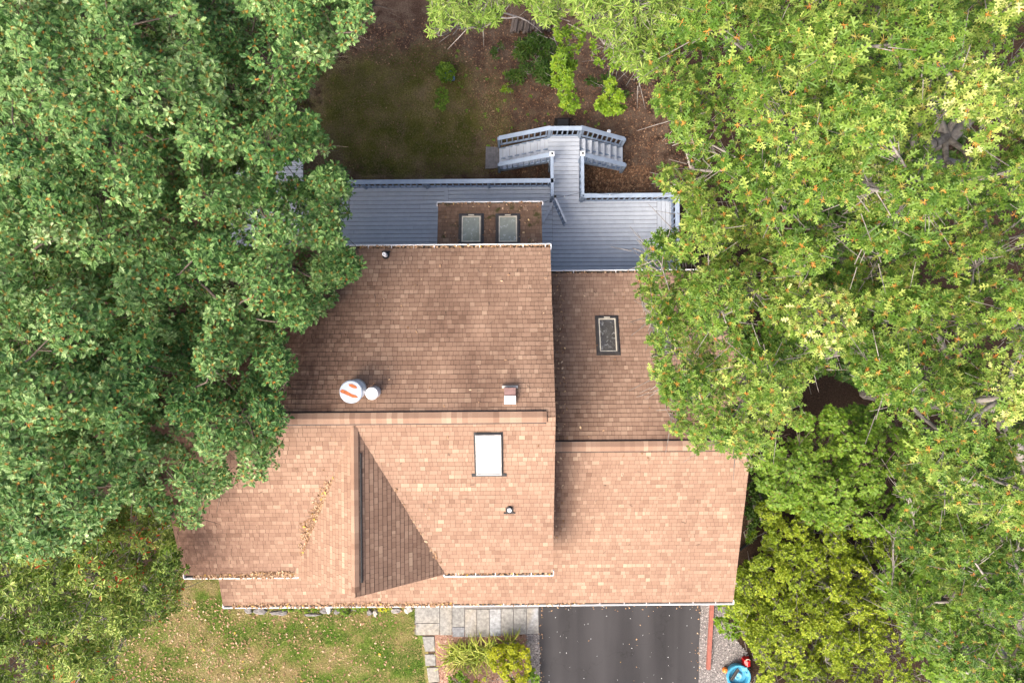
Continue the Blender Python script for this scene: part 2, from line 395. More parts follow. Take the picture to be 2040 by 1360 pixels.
def shingles(g, plan, pl, seed, grime_shade=None, e=.1315, thick=.15):
    rng = np.random.default_rng(seed)
    sd = [((np.array(p) - pl.p0) @ pl.al, (np.array(p) - pl.p0) @ pl.up) for p in plan]
    ar = sum(sd[i][0] * sd[(i + 1) % len(sd)][1] - sd[(i + 1) % len(sd)][0] * sd[i][1] for i in range(len(sd)))
    if ar < 0: sd = sd[::-1]
    edges = []
    for i in range(len(sd)):
        p, q = sd[i], sd[(i + 1) % len(sd)]
        a, b = -(q[1] - p[1]), (q[0] - p[0]); edges.append((a, b, a * p[0] + b * p[1]))
    ed = e * pl.cos
    s0 = min(p[0] for p in sd); s1 = max(p[0] for p in sd); d0 = min(p[1] for p in sd); d1 = max(p[1] for p in sd)
    def w3(s, d, h): 
        q = pl.p0 + pl.al * s + pl.up * d
        return (q[0], q[1], pl.z0 + pl.k * d + h)
    V = []; Fc = []; C = []
    row = math.floor(d0 / ed)
    while row * ed < d1:
        t0 = row * ed; s = s0 - rng.random() * .4; row_tone = rng.normal(0, .05)
        while s < s1:
            wd = rng.choice([.09, .12, .15, .19, .24], p=[.16, .30, .30, .16, .08]) * rng.uniform(.9, 1.1)
            q = [(s + .003, t0), (s + wd - .003, t0), (s + wd - .003, t0 + ed - .009), (s + .003, t0 + ed - .009)]  # strip left open above each tab bares dark felt as a shadow line
            cs = s + wd / 2; s += wd
            for (a, b, c) in edges:
                q = clip(q, a, b, c)
                if not q: break
            if not q or len(q) < 3: continue
            lam = rng.random() < .38
            but = .012 + (.006 if lam else 0) + rng.normal(0, .0012)
            tone = np.clip((.60 if lam else .44) + rng.normal(0, .095) + (.15 if rng.random() < .10 else 0) + row_tone, 0, 1)
            lift = (.004 if lam else 0)
            vs = [w3(a, b, .002 + lift + (but - .002 - lift) * (1 - (b - t0) / ed)) for a, b in q]
            wx, wy, _ = w3(cs, t0 + ed / 2, 0)
            gr = grime_shade(wx, wy) if grime_shade else 0
            n = len(V); V += vs; C += [(tone, .5, gr)] * len(vs); Fc.append(list(range(n, n + len(vs))))
            bt = [p for p in q if abs(p[1] - t0) < 1e-6]
            if len(bt) == 2:
                n = len(V); V += [w3(bt[0][0], t0, but), w3(bt[1][0], t0, but), w3(bt[1][0], t0, -.004), w3(bt[0][0], t0, -.004)]
                C += [(max(0, tone - .35), .5, gr)] * 4; Fc.append([n, n + 3, n + 2, n + 1])
            if lam:       # side steps of laminated tabs
                for k, j in ((0, 3), (1, 2)):
                    if len(q) == 4:
                        a, b = vs[k], vs[j]
                        n = len(V); V += [a, b, (b[0], b[1], b[2] - .008), (a[0], a[1], a[2] - .008)]
                        C += [(max(0, tone - .35), .5, gr)] * 4; Fc.append([n, n + 1, n + 2, n + 3])
        row += 1
    g.add(V, Fc, 0, np.array(C))
    n = len(sd); top = [w3(a, b, -.006) for a, b in sd]; bot = [w3(a, b, -thick) for a, b in sd]
    g.add(top + bot, [tuple(range(n)), tuple(range(2 * n - 1, n - 1, -1))], 1)
    g.add(top + bot, [(i, n + i, n + (i + 1) % n, (i + 1) % n) for i in range(n)], 2)

def ridge_cap(parent, p, q, z, pitch, half, seed, dark=True, drop=0.0):
    """capped ridge vent running p -> q: raised cap pieces with black strips past each edge standing in for its shadow"""
    rng = np.random.default_rng(seed); p = np.array(p, float); q = np.array(q, float)
    L = np.linalg.norm(q - p); d = (q - p) / L; nrm = np.array([d[1], -d[0]])
    g = Geo(); x = 0.0
    hh = .045 if dark else .022
    while x < L:
        wd = min(rng.uniform(.12, .16), L - x)
        if wd < .01: break
        tone = np.clip(.52 + rng.normal(0, .17), 0, 1)
        V = []
        for (t, dz) in ((x, .010), (x + wd + .01, 0)):
            c = p + d * t
            for k in (-1, 0, 1):
                V.append((c[0] + nrm[0] * half * k, c[1] + nrm[1] * half * k, z + hh + dz + (.012 if k == 0 else 0) - abs(k) * half * pitch * (.72)))
        V += [(v[0], v[1], v[2] - .014) for v in V]
        Fc = [(0, 3, 4, 1), (1, 4, 5, 2), (0, 6, 9, 3), (2, 5, 11, 8), (0, 1, 7, 6), (1, 2, 8, 7)]
        g.add(V, Fc, 0, (tone, .5, 0)); x += wd
    if dark:  # black sheet wider than the cap paints a shadow line along its edges
        V = []
        for c in (p, q):
            for k, dz in ((-1.2, .004), (0, .02), (1.2, .004)):
                V.append((c[0] + nrm[0] * half * k, c[1] + nrm[1] * half * k, z + .018 + dz - abs(k) * half * pitch))
        g.add(V, [(0, 3, 4, 1), (1, 4, 5, 2)], 1)
    return g.build("ridge_cap", [M['shingle_sun'], M['black']], parent)

def gutter(parent, x0, x1, y_in, y_out, z, seed, every=.62, ends=(1, 1)):
    g = Geo(); sg = 1 if y_out > y_in else -1
    lo, hi = sorted((y_in, y_out))
    zt = z - .015; zb = z - .12
    ya, yb = y_out - sg * .022, y_out
    a, b = sorted((ya, yb)); g.box((x0, a, zb), (x1, b, zt + .006), 0)
    a, b = sorted((y_in, ya)); g.box((x0, a, zb), (x1, b, zb + .012), 1)
    for xx, on in ((x0, ends[0]), (x1, ends[1])):
        if on:
            a, b = sorted((y_in - sg * .05, ya)); k = 1 if xx == x1 else -1
            e0, e1 = sorted((xx, xx + k * .022)); g.box((e0, a, zb), (e1, b, zt + .006), 0)
    rng = np.random.default_rng(seed); x = x0 + every * .6
    while x < x1 - .1:
        a, b = sorted((y_in - sg * .03, ya)); g.box((x, a, zt - .012), (x + .018, b, zt), 0); x += every * rng.uniform(.92, 1.08)
    return g.build("gutter", [M['white'], M['gutter_in']], parent)

# ------------------------------------------------------------------ the setting
def flat(name, pts, z, mat, seed=0, thick=.06):
    g = Geo(); g.prism([tuple(P(*p)[:2]) for p in pts] if len(pts[0]) == 2 else pts, z - thick, z, 0)
    return meta(g.build(name, M[mat]), kind='structure')
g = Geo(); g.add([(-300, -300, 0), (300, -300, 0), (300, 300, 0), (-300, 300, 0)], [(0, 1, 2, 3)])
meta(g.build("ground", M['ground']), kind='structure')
def wavy(pts, amp, seed, n=9):
    rng = np.random.default_rng(seed); out = []
    for i in range(len(pts)):
        p = np.array(pts[i], float); q = np.array(pts[(i + 1) % len(pts)], float)
        for k in range(n): out.append(tuple(p + (q - p) * k / n + rng.normal(0, amp, 2)))
    return out
def sheet(name, px, z, mat):
    g = Geo(); V = [P(x, y)[:2] for x, y in px]
    g.add([(v[0], v[1], z) for v in V], [tuple(range(len(V)))[::-1]])
    return meta(g.build(name, M[mat]), kind='structure')
back_poly = [(540, 348), (1010, 348), (1040, 300), (1010, 200), (900, 110), (760, 70), (640, 70), (500, 330)]
front_poly = [(330, 1040), (825, 1040), (828, 1262), (850, 1268), (866, 1420), (60, 1420), (120, 1240), (300, 1160)]
sheet("front_lawn", front_poly, .010, 'lawn_front')
drive_px = [(1073, 1150), (1399, 1150), (1396, 1205), (1392, 1290), (1390, 1420), (1076, 1420), (1074, 1290)]
sheet("driveway", wavy(drive_px, .5, 12, 8), .024, 'asphalt')
sheet("gravel_strip", wavy([(1394, 1150), (1470, 1150), (1450, 1240), (1480, 1290), (1500, 1420), (1386, 1420)], 2, 5, 5), .014, 'gravelbase')
sheet("gravel_verge", wavy([(1045, 1262), (1078, 1258), (1080, 1420), (1052, 1420)], 2, 6, 5), .018, 'gravelbase')
sheet("walkway_base", [(826, 1180), (1073, 1180), (1074, 1262), (826, 1264)], .012, 'gravelbase')
sheet("planting_bed", wavy([(866, 1258), (1052, 1262), (1058, 1420), (874, 1420)], 1.5, 7, 5), .014, 'mulch')

# ------------------------------------------------------------------ house
XL, XR, YS, YN, YR, ZE, ZR = -9.48, 1.12, -6.63, 2.69, -1.97, 5.9, 7.72
KM = (ZR - ZE) / (YN - YR)
GXR, GXL, GYS, GYN, GYR, GZE, GZR = 6.87, -9.12, -8.2, 2.12, -3.037, 4.1, 5.85
KG = (GZR - GZE) / (GYR - GYS)
mainS = Plane((0, YS), (0, 1), ZE, KM); mainN = Plane((0, YN), (0, -1), ZE, KM)
garS = Plane((0, GYS), (0, 1), GZE, KG); garN = Plane((0, GYN), (0, -1), GZE, KG)
CX, CW, CZ = -4.15, 2.17, 7.65; KC = (CZ - ZE) / CW; CTOP = YS + (CZ - ZE) / KM
crossW = Plane((CX - CW, 0), (1, 0), ZE, KC); crossE = Plane((CX + CW, 0), (-1, 0), ZE, KC)
BXL, BXR, BYN, BYS = -2.30, .965, 4.36, 2.32
bump = Plane((0, BYN), (0, -1), 3.9, .30)

house = thing("house", "tan shingled suburban house with several gabled roofs, skylights and white gutters", "house", (-1.5, -3, 0))
g = Geo()
g.box((-9.1, -6.15, 0), (.78, 2.25, ZE - .1)); g.box((.78, -7.7, 0), (6.55, 1.75, GZE - .05)); g.box((-8.8, -7.7, 0), (-8.65, -7.55, GZE - .1))
g.box((-4.5, -7.7, 0), (-4.35, -7.55, GZE - .1)); g.box((-.6, -7.7, 0), (-.45, -7.55, GZE - .1)); g.box((-2.05, 2.25, 0), (.7, 4.05, 3.85))
def gable_tri(g, x, y0, y1, z0, yr, zr, t=.12):
    g.add([(x, y0, z0), (x, y1, z0), (x, yr, zr), (x + t, y0, z0), (x + t, y1, z0), (x + t, yr, zr)], [(0, 2, 1), (3, 4, 5), (0, 1, 4, 3), (1, 2, 5, 4), (2, 0, 3, 5)])
gable_tri(g, .66, -6.15, 2.25, ZE - .1, YR, ZR - .3); gable_tri(g, -9.1, -6.15, 2.25, ZE - .1, YR, ZR - .3); gable_tri(g, 6.43, -7.7, 1.75, GZE - .05, GYR, GZR - .25)
g.add([(CX - 1.9, -6.2, ZE - .1), (CX + 1.9, -6.2, ZE - .1), (CX, -6.2, CZ - .35), (CX - 1.9, -6.0, ZE - .1), (CX + 1.9, -6.0, ZE - .1), (CX, -6.0, CZ - .35)], [(0, 1, 2), (5, 4, 3), (0, 2, 5, 3), (1, 4, 5, 2)])
g.build("wall", M['siding'], house)
g = Geo(); g.box((1.5, -7.78, .03), (6.1, -7.7, 2.4))
for k in range(4): g.box((1.6, -7.80, .12 + k * .57), (6.0, -7.78, .60 + k * .57))
g.build("garage_door", M['garage_door'], house)
for (x, y, sgn) in ((-7.5, -6.15, -1), (-1.0, -6.15, -1), (-6.0, 2.25, 1), (3.6, 1.75, 1)):
    g = Geo(); a, b = sorted((y, y + sgn * .05)); g.box((x, a, 2.2), (x + 1.2, b, 3.5)); wf = g.build("window", M['white'], house)
    g = Geo(); a, b = sorted((y + sgn * .05, y + sgn * .056)); g.box((x + .08, a, 2.28), (x + 1.12, b, 3.42)); g.build("pane", M['pane_dark'], wf)

def east_grime(x, y):       # leaf litter and mildew lie along the foot of the taller wall
    d = x - 1.05
    return float(np.clip(1.0 - d / 1.0, 0, 1)) ** 1.2 * (.95 if y > -5.2 else max(0, .95 - (-5.2 - y) * .7)) * (1 if -6.9 < y else .2)
def north_shade_grime(x, y):  # tree shade painted onto the left part, plus one faint streak
    return .95 * float(np.clip((-3.0 - x) / 2.6, 0, 1)) * float(np.clip((y + 1.95) / .5, 0, 1)) + .25 * float(np.clip(1 - abs(x + 2.6) / .5, 0, 1))
RM = [M['felt'], M['white']]
g = Geo(); shingles(g, [(XL, YN), (XR, YN), (XR, YR), (XL, YR)], mainN, 1, north_shade_grime)
roofN = meta(g.build("roof", [M['shingle_north']] + RM, house), "shaded rear slope with dark mildew streaks")
g = Geo(); shingles(g, [(XL, YS), (XR, YS), (XR, YR), (XL, YR)], mainS, 2, lambda x, y: .95 * float(np.clip((-5.4 - x) / 3.6, 0, 1)))  # tone darkens towards the left end of this slope
roofS = meta(g.build("roof", [M['shingle_sun']] + RM, house), "sunny front slope of faded pinkish shingles")
g = Geo(); shingles(g, [(.80, GYN), (GXR, GYN), (GXR, GYR), (.80, GYR)], garN, 3, east_grime)
roofGN = meta(g.build("roof", [M['shingle_north']] + RM, house), "lower rear slope with mossy edge by the taller wall")
g = Geo(); shingles(g, [(.80, GYS), (GXR, GYS), (GXR, GYR), (.80, GYR)], garS, 4, east_grime)
shingles(g, [(GXL, GYS), (.80, GYS), (.80, -6.15), (GXL, -6.15)], garS, 5, lambda x, y: .6 * float(np.clip((-8.5 - x) / .4, 0, 1)))
roofGS = meta(g.build("roof", [M['shingle_sun']] + RM, house), "wide low slope over garage and front porch")
g = Geo(); shingles(g, [(CX - CW, YS - .03), (CX, YS - .03), (CX, CTOP)], crossW, 6, thick=.03)
shingles(g, [(CX - CW, YS - .03), (CX, YS - .03), (CX, YS + .10), (CX - CW + .06, YS + .10)], crossW, 61, thick=.14)
roofCW = meta(g.build("roof", [M['shingle_sun']] + RM, house), "left face of the front gable")
g = Geo(); shingles(g, [(CX + CW, YS - .03), (CX, YS - .03), (CX, CTOP)], crossE, 7, thick=.03)
roofCE = meta(g.build("roof", [M['shingle_east']] + RM, house), "dark right face of the front gable")
g = Geo(); shingles(g, [(BXL, BYN), (BXR, BYN), (BXR, BYS), (BXL, BYS)], bump, 8, lambda x, y: .5 * float(np.clip((4.4 - y) / .3, 0, 1)) * float(np.clip(1.2 - abs(y - 4.2), 0, 1)))
roofB = meta(g.build("roof", [M['shingle_moss']] + RM, house), "small mossy roof of the rear bump-out")

ridge_cap(roofS, (XL, YR), (XR - .24, YR), ZR, KM, .148, 11)
ridge_cap(roofGS, (1.16, GYR), (GXR - .1, GYR), GZR, KG, .145, 12)
ridge_cap(roofCW, (CX, YS + .10), (CX, CTOP - .05), CZ, KC, .10, 13, False)
g = Geo(); g.segs([(CX + .155, YS + .33, CZ - .155 * KC + .03)], [(CX + .155, CTOP - .75, CZ - .155 * KC + .03)], .022, .022, 8)
g.segs([(CX + .135, YS + .33, CZ - .135 * KC + .03)], [(CX + .135, CTOP - .75, CZ - .135 * KC + .03)], .008, .008, 5, 1)
g.build("conduit", [M['black'], M['darkmetal']], roofCE)
gutter(roofN, XL, XR + .01, YN, YN + .115, ZE, 21, .62)
gutter(roofS, XL, CX - CW + .12, YS, YS - .12, ZE, 22, 20)
gutter(roofS, CX + CW - .02, XR + .01, YS, YS - .115, ZE, 23, .55)
gutter(roofGS, GXL, GXR + .01, GYS, GYS - .10, GZE, 24, .75)
gutter(roofGN, 1.1, GXR, GYN, GYN + .10, GZE, 25, 1.4)
gutter(roofB, BXL - .03, BXR + .03, BYN, BYN + .075, 3.9, 26, 20)

def skylight(pl, px, pane, frame, label, raise_=.09, rim=.05, inner=None, foot=None):
    """px: the four photo corners (TL, TR, BR, BL) of the outer frame"""
    pts = [pl.hit(*p) for p in px]; c = sum(pts) / 4
    al, up, n = pl.a3, pl.u3, pl.nrm
    if al[0] < 0: al = -al
    hw = abs((pts[1] - pts[0]) @ al) / 4 + abs((pts[2] - pts[3]) @ al) / 4
    hl = abs((pts[0] - pts[3]) @ up) / 4 + abs((pts[1] - pts[2]) @ up) / 4
    def blk(g, a0, a1, b0, b1, z0, z1, m=0):
        V = [c + al * a + up * b + n * z for z in (z0, z1) for a, b in ((a0, b0), (a1, b0), (a1, b1), (a0, b1))]
        g.add(V, BOXF, m)
    root = bpy.data.objects.new("skylight", None); COL.objects.link(root); root.parent = house
    root.location = c - ORI(house); meta(root, label)
    g = Geo(); blk(g, -hw - .045, hw + .045, -hl - .05, hl + .045, 0, .022)
    if foot:
        s = 1 if foot > 0 else -1; y0, y1 = sorted((s * (hl - .02), s * (hl + .075))); blk(g, -hw - .13, hw + .13, y0, y1, 0, .027)
    g.build("flashing", M['black'] if frame == 'grey_frame' else M['darkmetal'], root)
    g = Geo()
    for a0, a1, b0, b1 in ((-hw, -hw + rim, -hl, hl), (hw - rim, hw, -hl, hl), (-hw + rim, hw - rim, -hl, -hl + rim), (-hw + rim, hw - rim, hl - rim, hl)):
        blk(g, a0, a1, b0, b1, .022, raise_)
    g.build("frame", M[frame], root)
    if inner:
        g = Geo(); r0 = rim; r1 = rim + .035
        for a0, a1, b0, b1 in ((-hw + r0, -hw + r1, -hl + r0, hl - r0), (hw - r1, hw - r0, -hl + r0, hl - r0), (-hw + r1, hw - r1, -hl + r0, -hl + r1), (-hw + r1, hw - r1, hl - r1, hl - r0)):
            blk(g, a0, a1, b0, b1, .022, raise_ - .015)
        s = -1 if pl.up[1] < 0 else 1
        blk(g, -.09, .09, *(sorted((-hl + .012, -hl + .045))), raise_, raise_ + .008)
        g.build("sash", M[inner], root)
    g = Geo(); blk(g, -hw + rim + .002, hw - rim - .002, -hl + rim + .002, hl - rim - .002, .022, raise_ - .03); g.build("pane", M[pane], root)
    return root
skylight(mainS, [(948, 863), (998, 863), (1000, 943), (948, 943)], 'pane_white', 'grey_frame', "bright white skylight on the sunny front slope", .10, .045, None, -1)
skylight(bump, [(917, 429), (961, 429), (961, 487), (916, 487)], 'pane_green', 'darkmetal', "left skylight of the bump-out, leaves on its glass", .08, .055, 'cream')
skylight(bump, [(990, 429), (1033, 429), (1034, 487), (990, 487)], 'pane_green', 'darkmetal', "right skylight of the bump-out, clean pane", .08, .055, 'cream')
skylight(garN, [(1188, 632), (1230, 632), (1232, 705), (1191, 705)], 'pane_dark', 'darkmetal', "dark skylight alone on the lower rear slope", .08, .055, 'cream')
skylight(garN, [(1302, 632), (1344, 632), (1349, 705), (1307, 705)], 'pane_dark', 'darkmetal', "dark skylight half under the oak branches", .08, .055, 'cream')

def empty_part(name, loc, label=None):
    o = bpy.data.objects.new(name, None); COL.objects.link(o); o.parent = house; o.location = np.array(loc) - ORI(house)
    return meta(o, label)
def flue(px, r, hgt, cap, label, pxbase):
    b = mainN.hit(*pxbase); root = empty_part("flue", b, label)
    g = Geo(); g.lathe(b - [0, 0, .1], [(r * .62, 0), (r * .62, hgt), (r * .45, hgt + .02)], 28); g.build("flue_pipe", M['steel'], root)
    g = Geo(); g.lathe(b + [0, 0, hgt - .06], [(r * .96, 0), (r, .015), (r * .985, .055), (r * .9, .078), (r * .3, .084)], 36, 0); g.build("flue_cap", M[cap], root, smooth=False)
    if cap == 'rusty':
        g = Geo(); sc = .0134; zt = b[2] + hgt - .06 + .086
        for pts in ([(-21, 2), (-16, 5), (-8, 2), (2, -4), (10, -7), (14, -11), (10, -12), (3, -11), (-6, -7), (-12, -4), (-18, -2)], [(-4, 15), (3, 15), (10, 11), (13, 7), (8, 6), (2, 8), (-3, 11)]):
            g.prism([(b[0] + p * sc, b[1] + q * sc) for p, q in pts][::-1], zt - .02, zt + .002)
        g.build("rust_patch", M['rust'], root)
    g = Geo(); g.lathe(b - [0, 0, .12], [(r * 1.0, 0), (r * .95, .16), (r * .66, .26)], 24); g.build("storm_collar", M['steel'], root)
flue((702, 777), .30, .55, 'rusty', "wide round flue cap with rust patches", (709, 777))
flue((741, 785), .165, .42, 'white_cap', "small white round flue cap", (747, 781))
b = mainN.hit(1016, 788); vt = empty_part("box_vent", b, "square roof vent with half brown, half white hood")
g = Geo(); g.box((b[0] - .15, b[1] - .20, b[2] - .12), (b[0] + .15, b[1] + .22, b[2] + .16)); g.build("vent_hood", M['brownbox'], vt)
g = Geo(); g.add([(b[0] - .15, b[1] - .20, b[2] + .166), (b[0] + .15, b[1] - .20, b[2] + .166), (b[0] + .15, b[1] + .01, b[2] + .20), (b[0] - .15, b[1] + .01, b[2] + .20),
      (b[0] - .15, b[1] - .20, b[2] + .15), (b[0] + .15, b[1] - .20, b[2] + .15), (b[0] + .15, b[1] + .01, b[2] + .15), (b[0] - .15, b[1] + .01, b[2] + .15)], [(0, 1, 2, 3), (4, 7, 6, 5), (0, 4, 5, 1), (1, 5, 6, 2), (2, 6, 7, 3), (3, 7, 4, 0)])
g.build("vent_lid", M['white_cap'], vt)
g = Geo(); g.box((b[0] - .21, b[1] + .20, b[2] - .10), (b[0] + .21, b[1] + .27, b[2] + .02)); g.build("flashing", M['grey_frame'], vt)
def pipe_boot(pl, px, py, hgt, label, wide):
    b = pl.hit(px, py); root = empty_part("vent_pipe", b, label); al, up, n = pl.a3, pl.u3, pl.nrm
    if al[0] < 0: al = -al
    g = Geo(); V = []
    for z in (.0, .03):
        for k in range(13):
            a = math.pi * k / 12; V.append(b + al * math.cos(a) * .10 + up * (math.sin(a) * .10 + .02) + n * z)
        V.append(b - al * .10 - up * .10 + n * z); V.append(b + al * .10 - up * .10 + n * z)
    m = 15; g.add(V, [tuple(range(m, 2 * m)), tuple(range(m - 1, -1, -1))] + [(i, (i + 1) % m, m + (i + 1) % m, m + i) for i in range(m)])
    V = [b + al * a + up * u + n * z for z in (0, .032) for a, u in ((-wide, -.125), (wide, -.125), (wide, -.09), (-wide, -.09))]
    g.add(V, BOXF); g.build("pipe_boot", M['black'], root)
    g = Geo(); g.lathe(b - [0, 0, .05], [(.055, 0), (.055, hgt + .05), (.035, hgt + .052), (.034, hgt - .02)], 16); g.build("pipe", M['white_cap'], root)
pipe_boot(mainS, 1015, 1014, .14, "white plumbing pipe on the front slope", .16)
pipe_boot(mainN, 769, 509, .30, "white plumbing pipe near the rear gutter", .12)

# ------------------------------------------------------------------ deck
DZ = 1.5
deck = thing("deck", "blue-grey painted wooden deck with railings and a double staircase to the yard", "deck", (-1, 4, 0))
rng = np.random.default_rng(40)
def planks(g, x0, x1, y0, y1, z, along='x', wd=.133, gap=.014, seed=0, joints=True):
    r = np.random.default_rng(seed)
    a0, a1, b0, b1 = (x0, x1, y0, y1) if along == 'x' else (y0, y1, x0, x1)
    t = b0
    while t < b1 - .03:
        e = min(t + wd, b1); s = a0
        while s < a1 - .01:
            ln = a1 - s if not joints else min(r.uniform(2.6, 4.9), a1 - s)
            if a1 - s - ln < .5: ln = a1 - s
            zz = z + r.normal(0, .0012); tone = np.clip(r.normal(.5, .3), 0, 1)
            if along == 'x': g.box((s + .003, t, zz - .03), (s + ln - .003, e, zz), 0, (tone, .5, 0))
            else: g.box((t, s + .003, zz - .03), (e, s + ln - .003, zz), 0, (tone, .5, 0))
            s += ln
        t = e + gap
g = Geo()
planks(g, -9.9, -2.345, 2.2, 5.50, DZ, 'x', seed=1); planks(g, -2.345, -2.205, 4.3, 5.50, DZ, 'y', .14, 0, 2, False)
planks(g, -2.345, 1.46, 2.2, 4.295, DZ, 'x', seed=3); planks(g, -2.2, 1.46, 4.3, 5.50, DZ, 'x', seed=31)
planks(g, 1.46, 5.13, 1.6, 4.95, DZ, 'x', seed=4); planks(g, .80, 1.46, 1.75, 2.19, DZ, 'x', seed=41, joints=False); planks(g, 5.14, 5.72, 1.6, 4.95, DZ, 'y', .138, .01, 5, False)
planks(g, 1.47, 2.40, 4.96, 6.25, DZ + .001, 'x', seed=6, joints=False); planks(g, 1.33, 2.43, 6.26, 7.22, DZ, 'x', seed=7, joints=False)
planks(g, -9.9, -7.3, 5.51, 7.0, DZ, 'x', seed=8)
g.build("deck_floor", M['deck'], deck)
g = Geo()
for y in np.arange(2.0, 5.5, .8): g.box((-9.8, y, DZ - .25), (5.6 if y < 4.9 else 1.4, y + .05, DZ - .034))
for x in (1.42, 2.36): g.box((x, 4.9, DZ - .25), (x + .045, 7.18, DZ - .034))
g.box((-9.9, 5.47, DZ - .24), (1.4, 5.50, DZ - .032)); g.box((2.45, 4.92, DZ - .24), (5.72, 4.95, DZ - .032))
for (x, y) in ((-6, 5.3), (-3, 5.3), (0, 5.3), (5.5, 4.7), (1.4, 7.1), (2.38, 7.1), (1.4, 6.3), (2.38, 6.3)): g.box((x, y, 0), (x + .09, y + .09, DZ - .26))
g.build("joist_frame", M['deck_rail'], deck)

def railing(p, q, z0, z1, label, hgt=.95, posts=(1, 1), step=.205, cap_w=.145, ext=(0, 0), caps=None):
    p = np.array(p, float); q = np.array(q, float); L = np.linalg.norm(q - p); d = (q - p) / L
    root = bpy.data.objects.new("railing", None); COL.objects.link(root); root.parent = deck
    root.location = np.array([p[0], p[1], z0]) - ORI(deck); meta(root, label)
    P3 = lambda t, h: np.array([p[0] + d[0] * t, p[1] + d[1] * t, z0 + (z1 - z0) * t / L + h])
    g = Geo(); g.beam(P3(-ext[0], hgt), P3(L + ext[1], hgt), cap_w, .036); g.build("top_rail", M['rail_cap'], root)
    g = Geo(); g.beam(P3(0, .16), P3(L, .16), .04, .085); g.build("bottom_rail", M['deck_rail'], root)
    g = Geo(); g.beam(P3(0, hgt - .04), P3(L, hgt - .04), .04, .085); g.build("sub_rail", M['deck_rail'], root)
    g = Geo(); n = max(2, int(L / step))
    for k in range(n):
        c = P3((k + .5) * L / n, 0); s = .021
        g.box((c[0] - s, c[1] - s, c[2] + .10), (c[0] + s, c[1] + s, c[2] + hgt - .05))
    g.build("baluster", M['deck_rail'], root)
    ts = [0.0] if posts[0] else []
    if posts[1]: ts.append(L)
    m = int(L / 2.0)
    for k in range(1, m): ts.append(L * k / m)
    for t in ts:
        c = P3(t, 0); g = Geo(); g.box((c[0] - .045, c[1] - .045, c[2] - .35), (c[0] + .045, c[1] + .045, c[2] + hgt - .036)); po = g.build("post", M['deck_rail'], root)
    return root
railing((-7.25, 5.42), (1.40, 5.42), DZ, DZ, "long rear railing", ext=(0, .07))
railing((2.48, 4.90), (5.55, 4.90), DZ, DZ, "short rear railing beside the walkway", step=.19)
railing((5.62, 4.90), (5.62, 2.2), DZ, DZ, "end railing below the oak", posts=(0, 1))
railing((1.40, 4.93), (1.40, 6.28), DZ, DZ, "left walkway railing", posts=(1, 1), cap_w=.10)
railing((2.43, 4.93), (2.43, 6.28), DZ, DZ, "right walkway railing", posts=(1, 1), cap_w=.10)
railing((1.34, 7.18), (2.42, 7.18), DZ, DZ, "landing railing", posts=(1, 1), step=.155)
railing((1.34, 7.20), (-.42, 7.27), DZ, .15, "outer railing of left stair", posts=(0, 1), step=.185)
railing((1.34, 6.30), (-.42, 6.33), DZ, .15, "inner railing of left stair", posts=(0, 1), step=.185)
railing((2.42, 7.20), (4.09, 7.20), DZ, .15, "outer railing of right stair", posts=(0, 1), step=.185)
railing((2.42, 6.30), (4.10, 6.28), DZ, .15, "inner railing of right stair", posts=(0, 1), step=.185)
for (x, y) in ((1.40, 6.30), (2.43, 6.30)):
    root = bpy.data.objects.new("lantern_post", None); COL.objects.link(root); root.parent = deck; root.location = np.array([x, y, DZ]) - ORI(deck)
    g = Geo(); g.box((x - .05, y - .05, DZ - .3), (x + .05, y + .05, DZ + 1.0)); g.build("post", M['deck_rail'], root)
    g = Geo(); s = .078; zz = DZ + 1.0
    g.add([(x + a * s, y + b_ * s, zz + h) for h in (0, .04) for a, b_ in ((-1, -1), (1, -1), (1, 1), (-1, 1))] + [(x + a * .035, y + b_ * .035, zz + .06) for a, b_ in ((-1, -1), (1, -1), (1, 1), (-1, 1))],
          [(0, 1, 5, 4), (1, 2, 6, 5), (2, 3, 7, 6), (3, 0, 4, 7), (4, 5, 9, 8), (5, 6, 10, 9), (6, 7, 11, 10), (7, 4, 8, 11), (3, 2, 1, 0)])
    g.box((x - .03, y - .03, zz + .05), (x + .03, y + .03, zz + .066), 1); g.build("lantern_cap", [M['white_cap'], M['black']], root)
def stair(x0, sgn, label):
    root = bpy.data.objects.new("staircase", None); COL.objects.link(root); root.parent = deck
    root.location = np.array([x0, 6.8, 0]) - ORI(deck); meta(root, label)
    rise, run = .1875, .25
    for k in range(7):
        z = DZ - rise * (k + 1); xa = x0 + sgn * (run * k - .02)
        g = Geo()
        for j in range(2):
            a, b_ = sorted((xa + sgn * j * .137, xa + sgn * (j * .137 + .129))); g.box((a, 6.38, z - .035), (b_, 7.16, z), 0, (rng.random(), .5, 0))
        g.box((min(x0 + sgn * run * k, x0 + sgn * (run * k + .015)), 6.40, z), (max(x0 + sgn * run * k, x0 + sgn * (run * k + .015)), 7.14, z + rise - .037), 0, (.5, .5, 0)); g.build("tread", M['deck'], root)
    g = Geo(); e = x0 + sgn * run * 7
    for y in (6.36, 6.76, 7.14):
        V = [(x0, y, DZ - .05), (e, y, DZ - .05 - 7 * rise), (e, y, 0), (e - sgn * .2, y, 0), (x0, y, DZ - .42)]
        V += [(a, y + .04, c) for a, _, c in V]
        g.add(V, [(0, 1, 2, 3, 4), (9, 8, 7, 6, 5)] + [(i, (i + 1) % 5, 5 + (i + 1) % 5, 5 + i) for i in range(5)])
    g.build("stringer", M['deck_rail'], root)
stair(1.33, -1, "left flight of the double stair"); stair(2.41, 1, "right flight of the double stair")
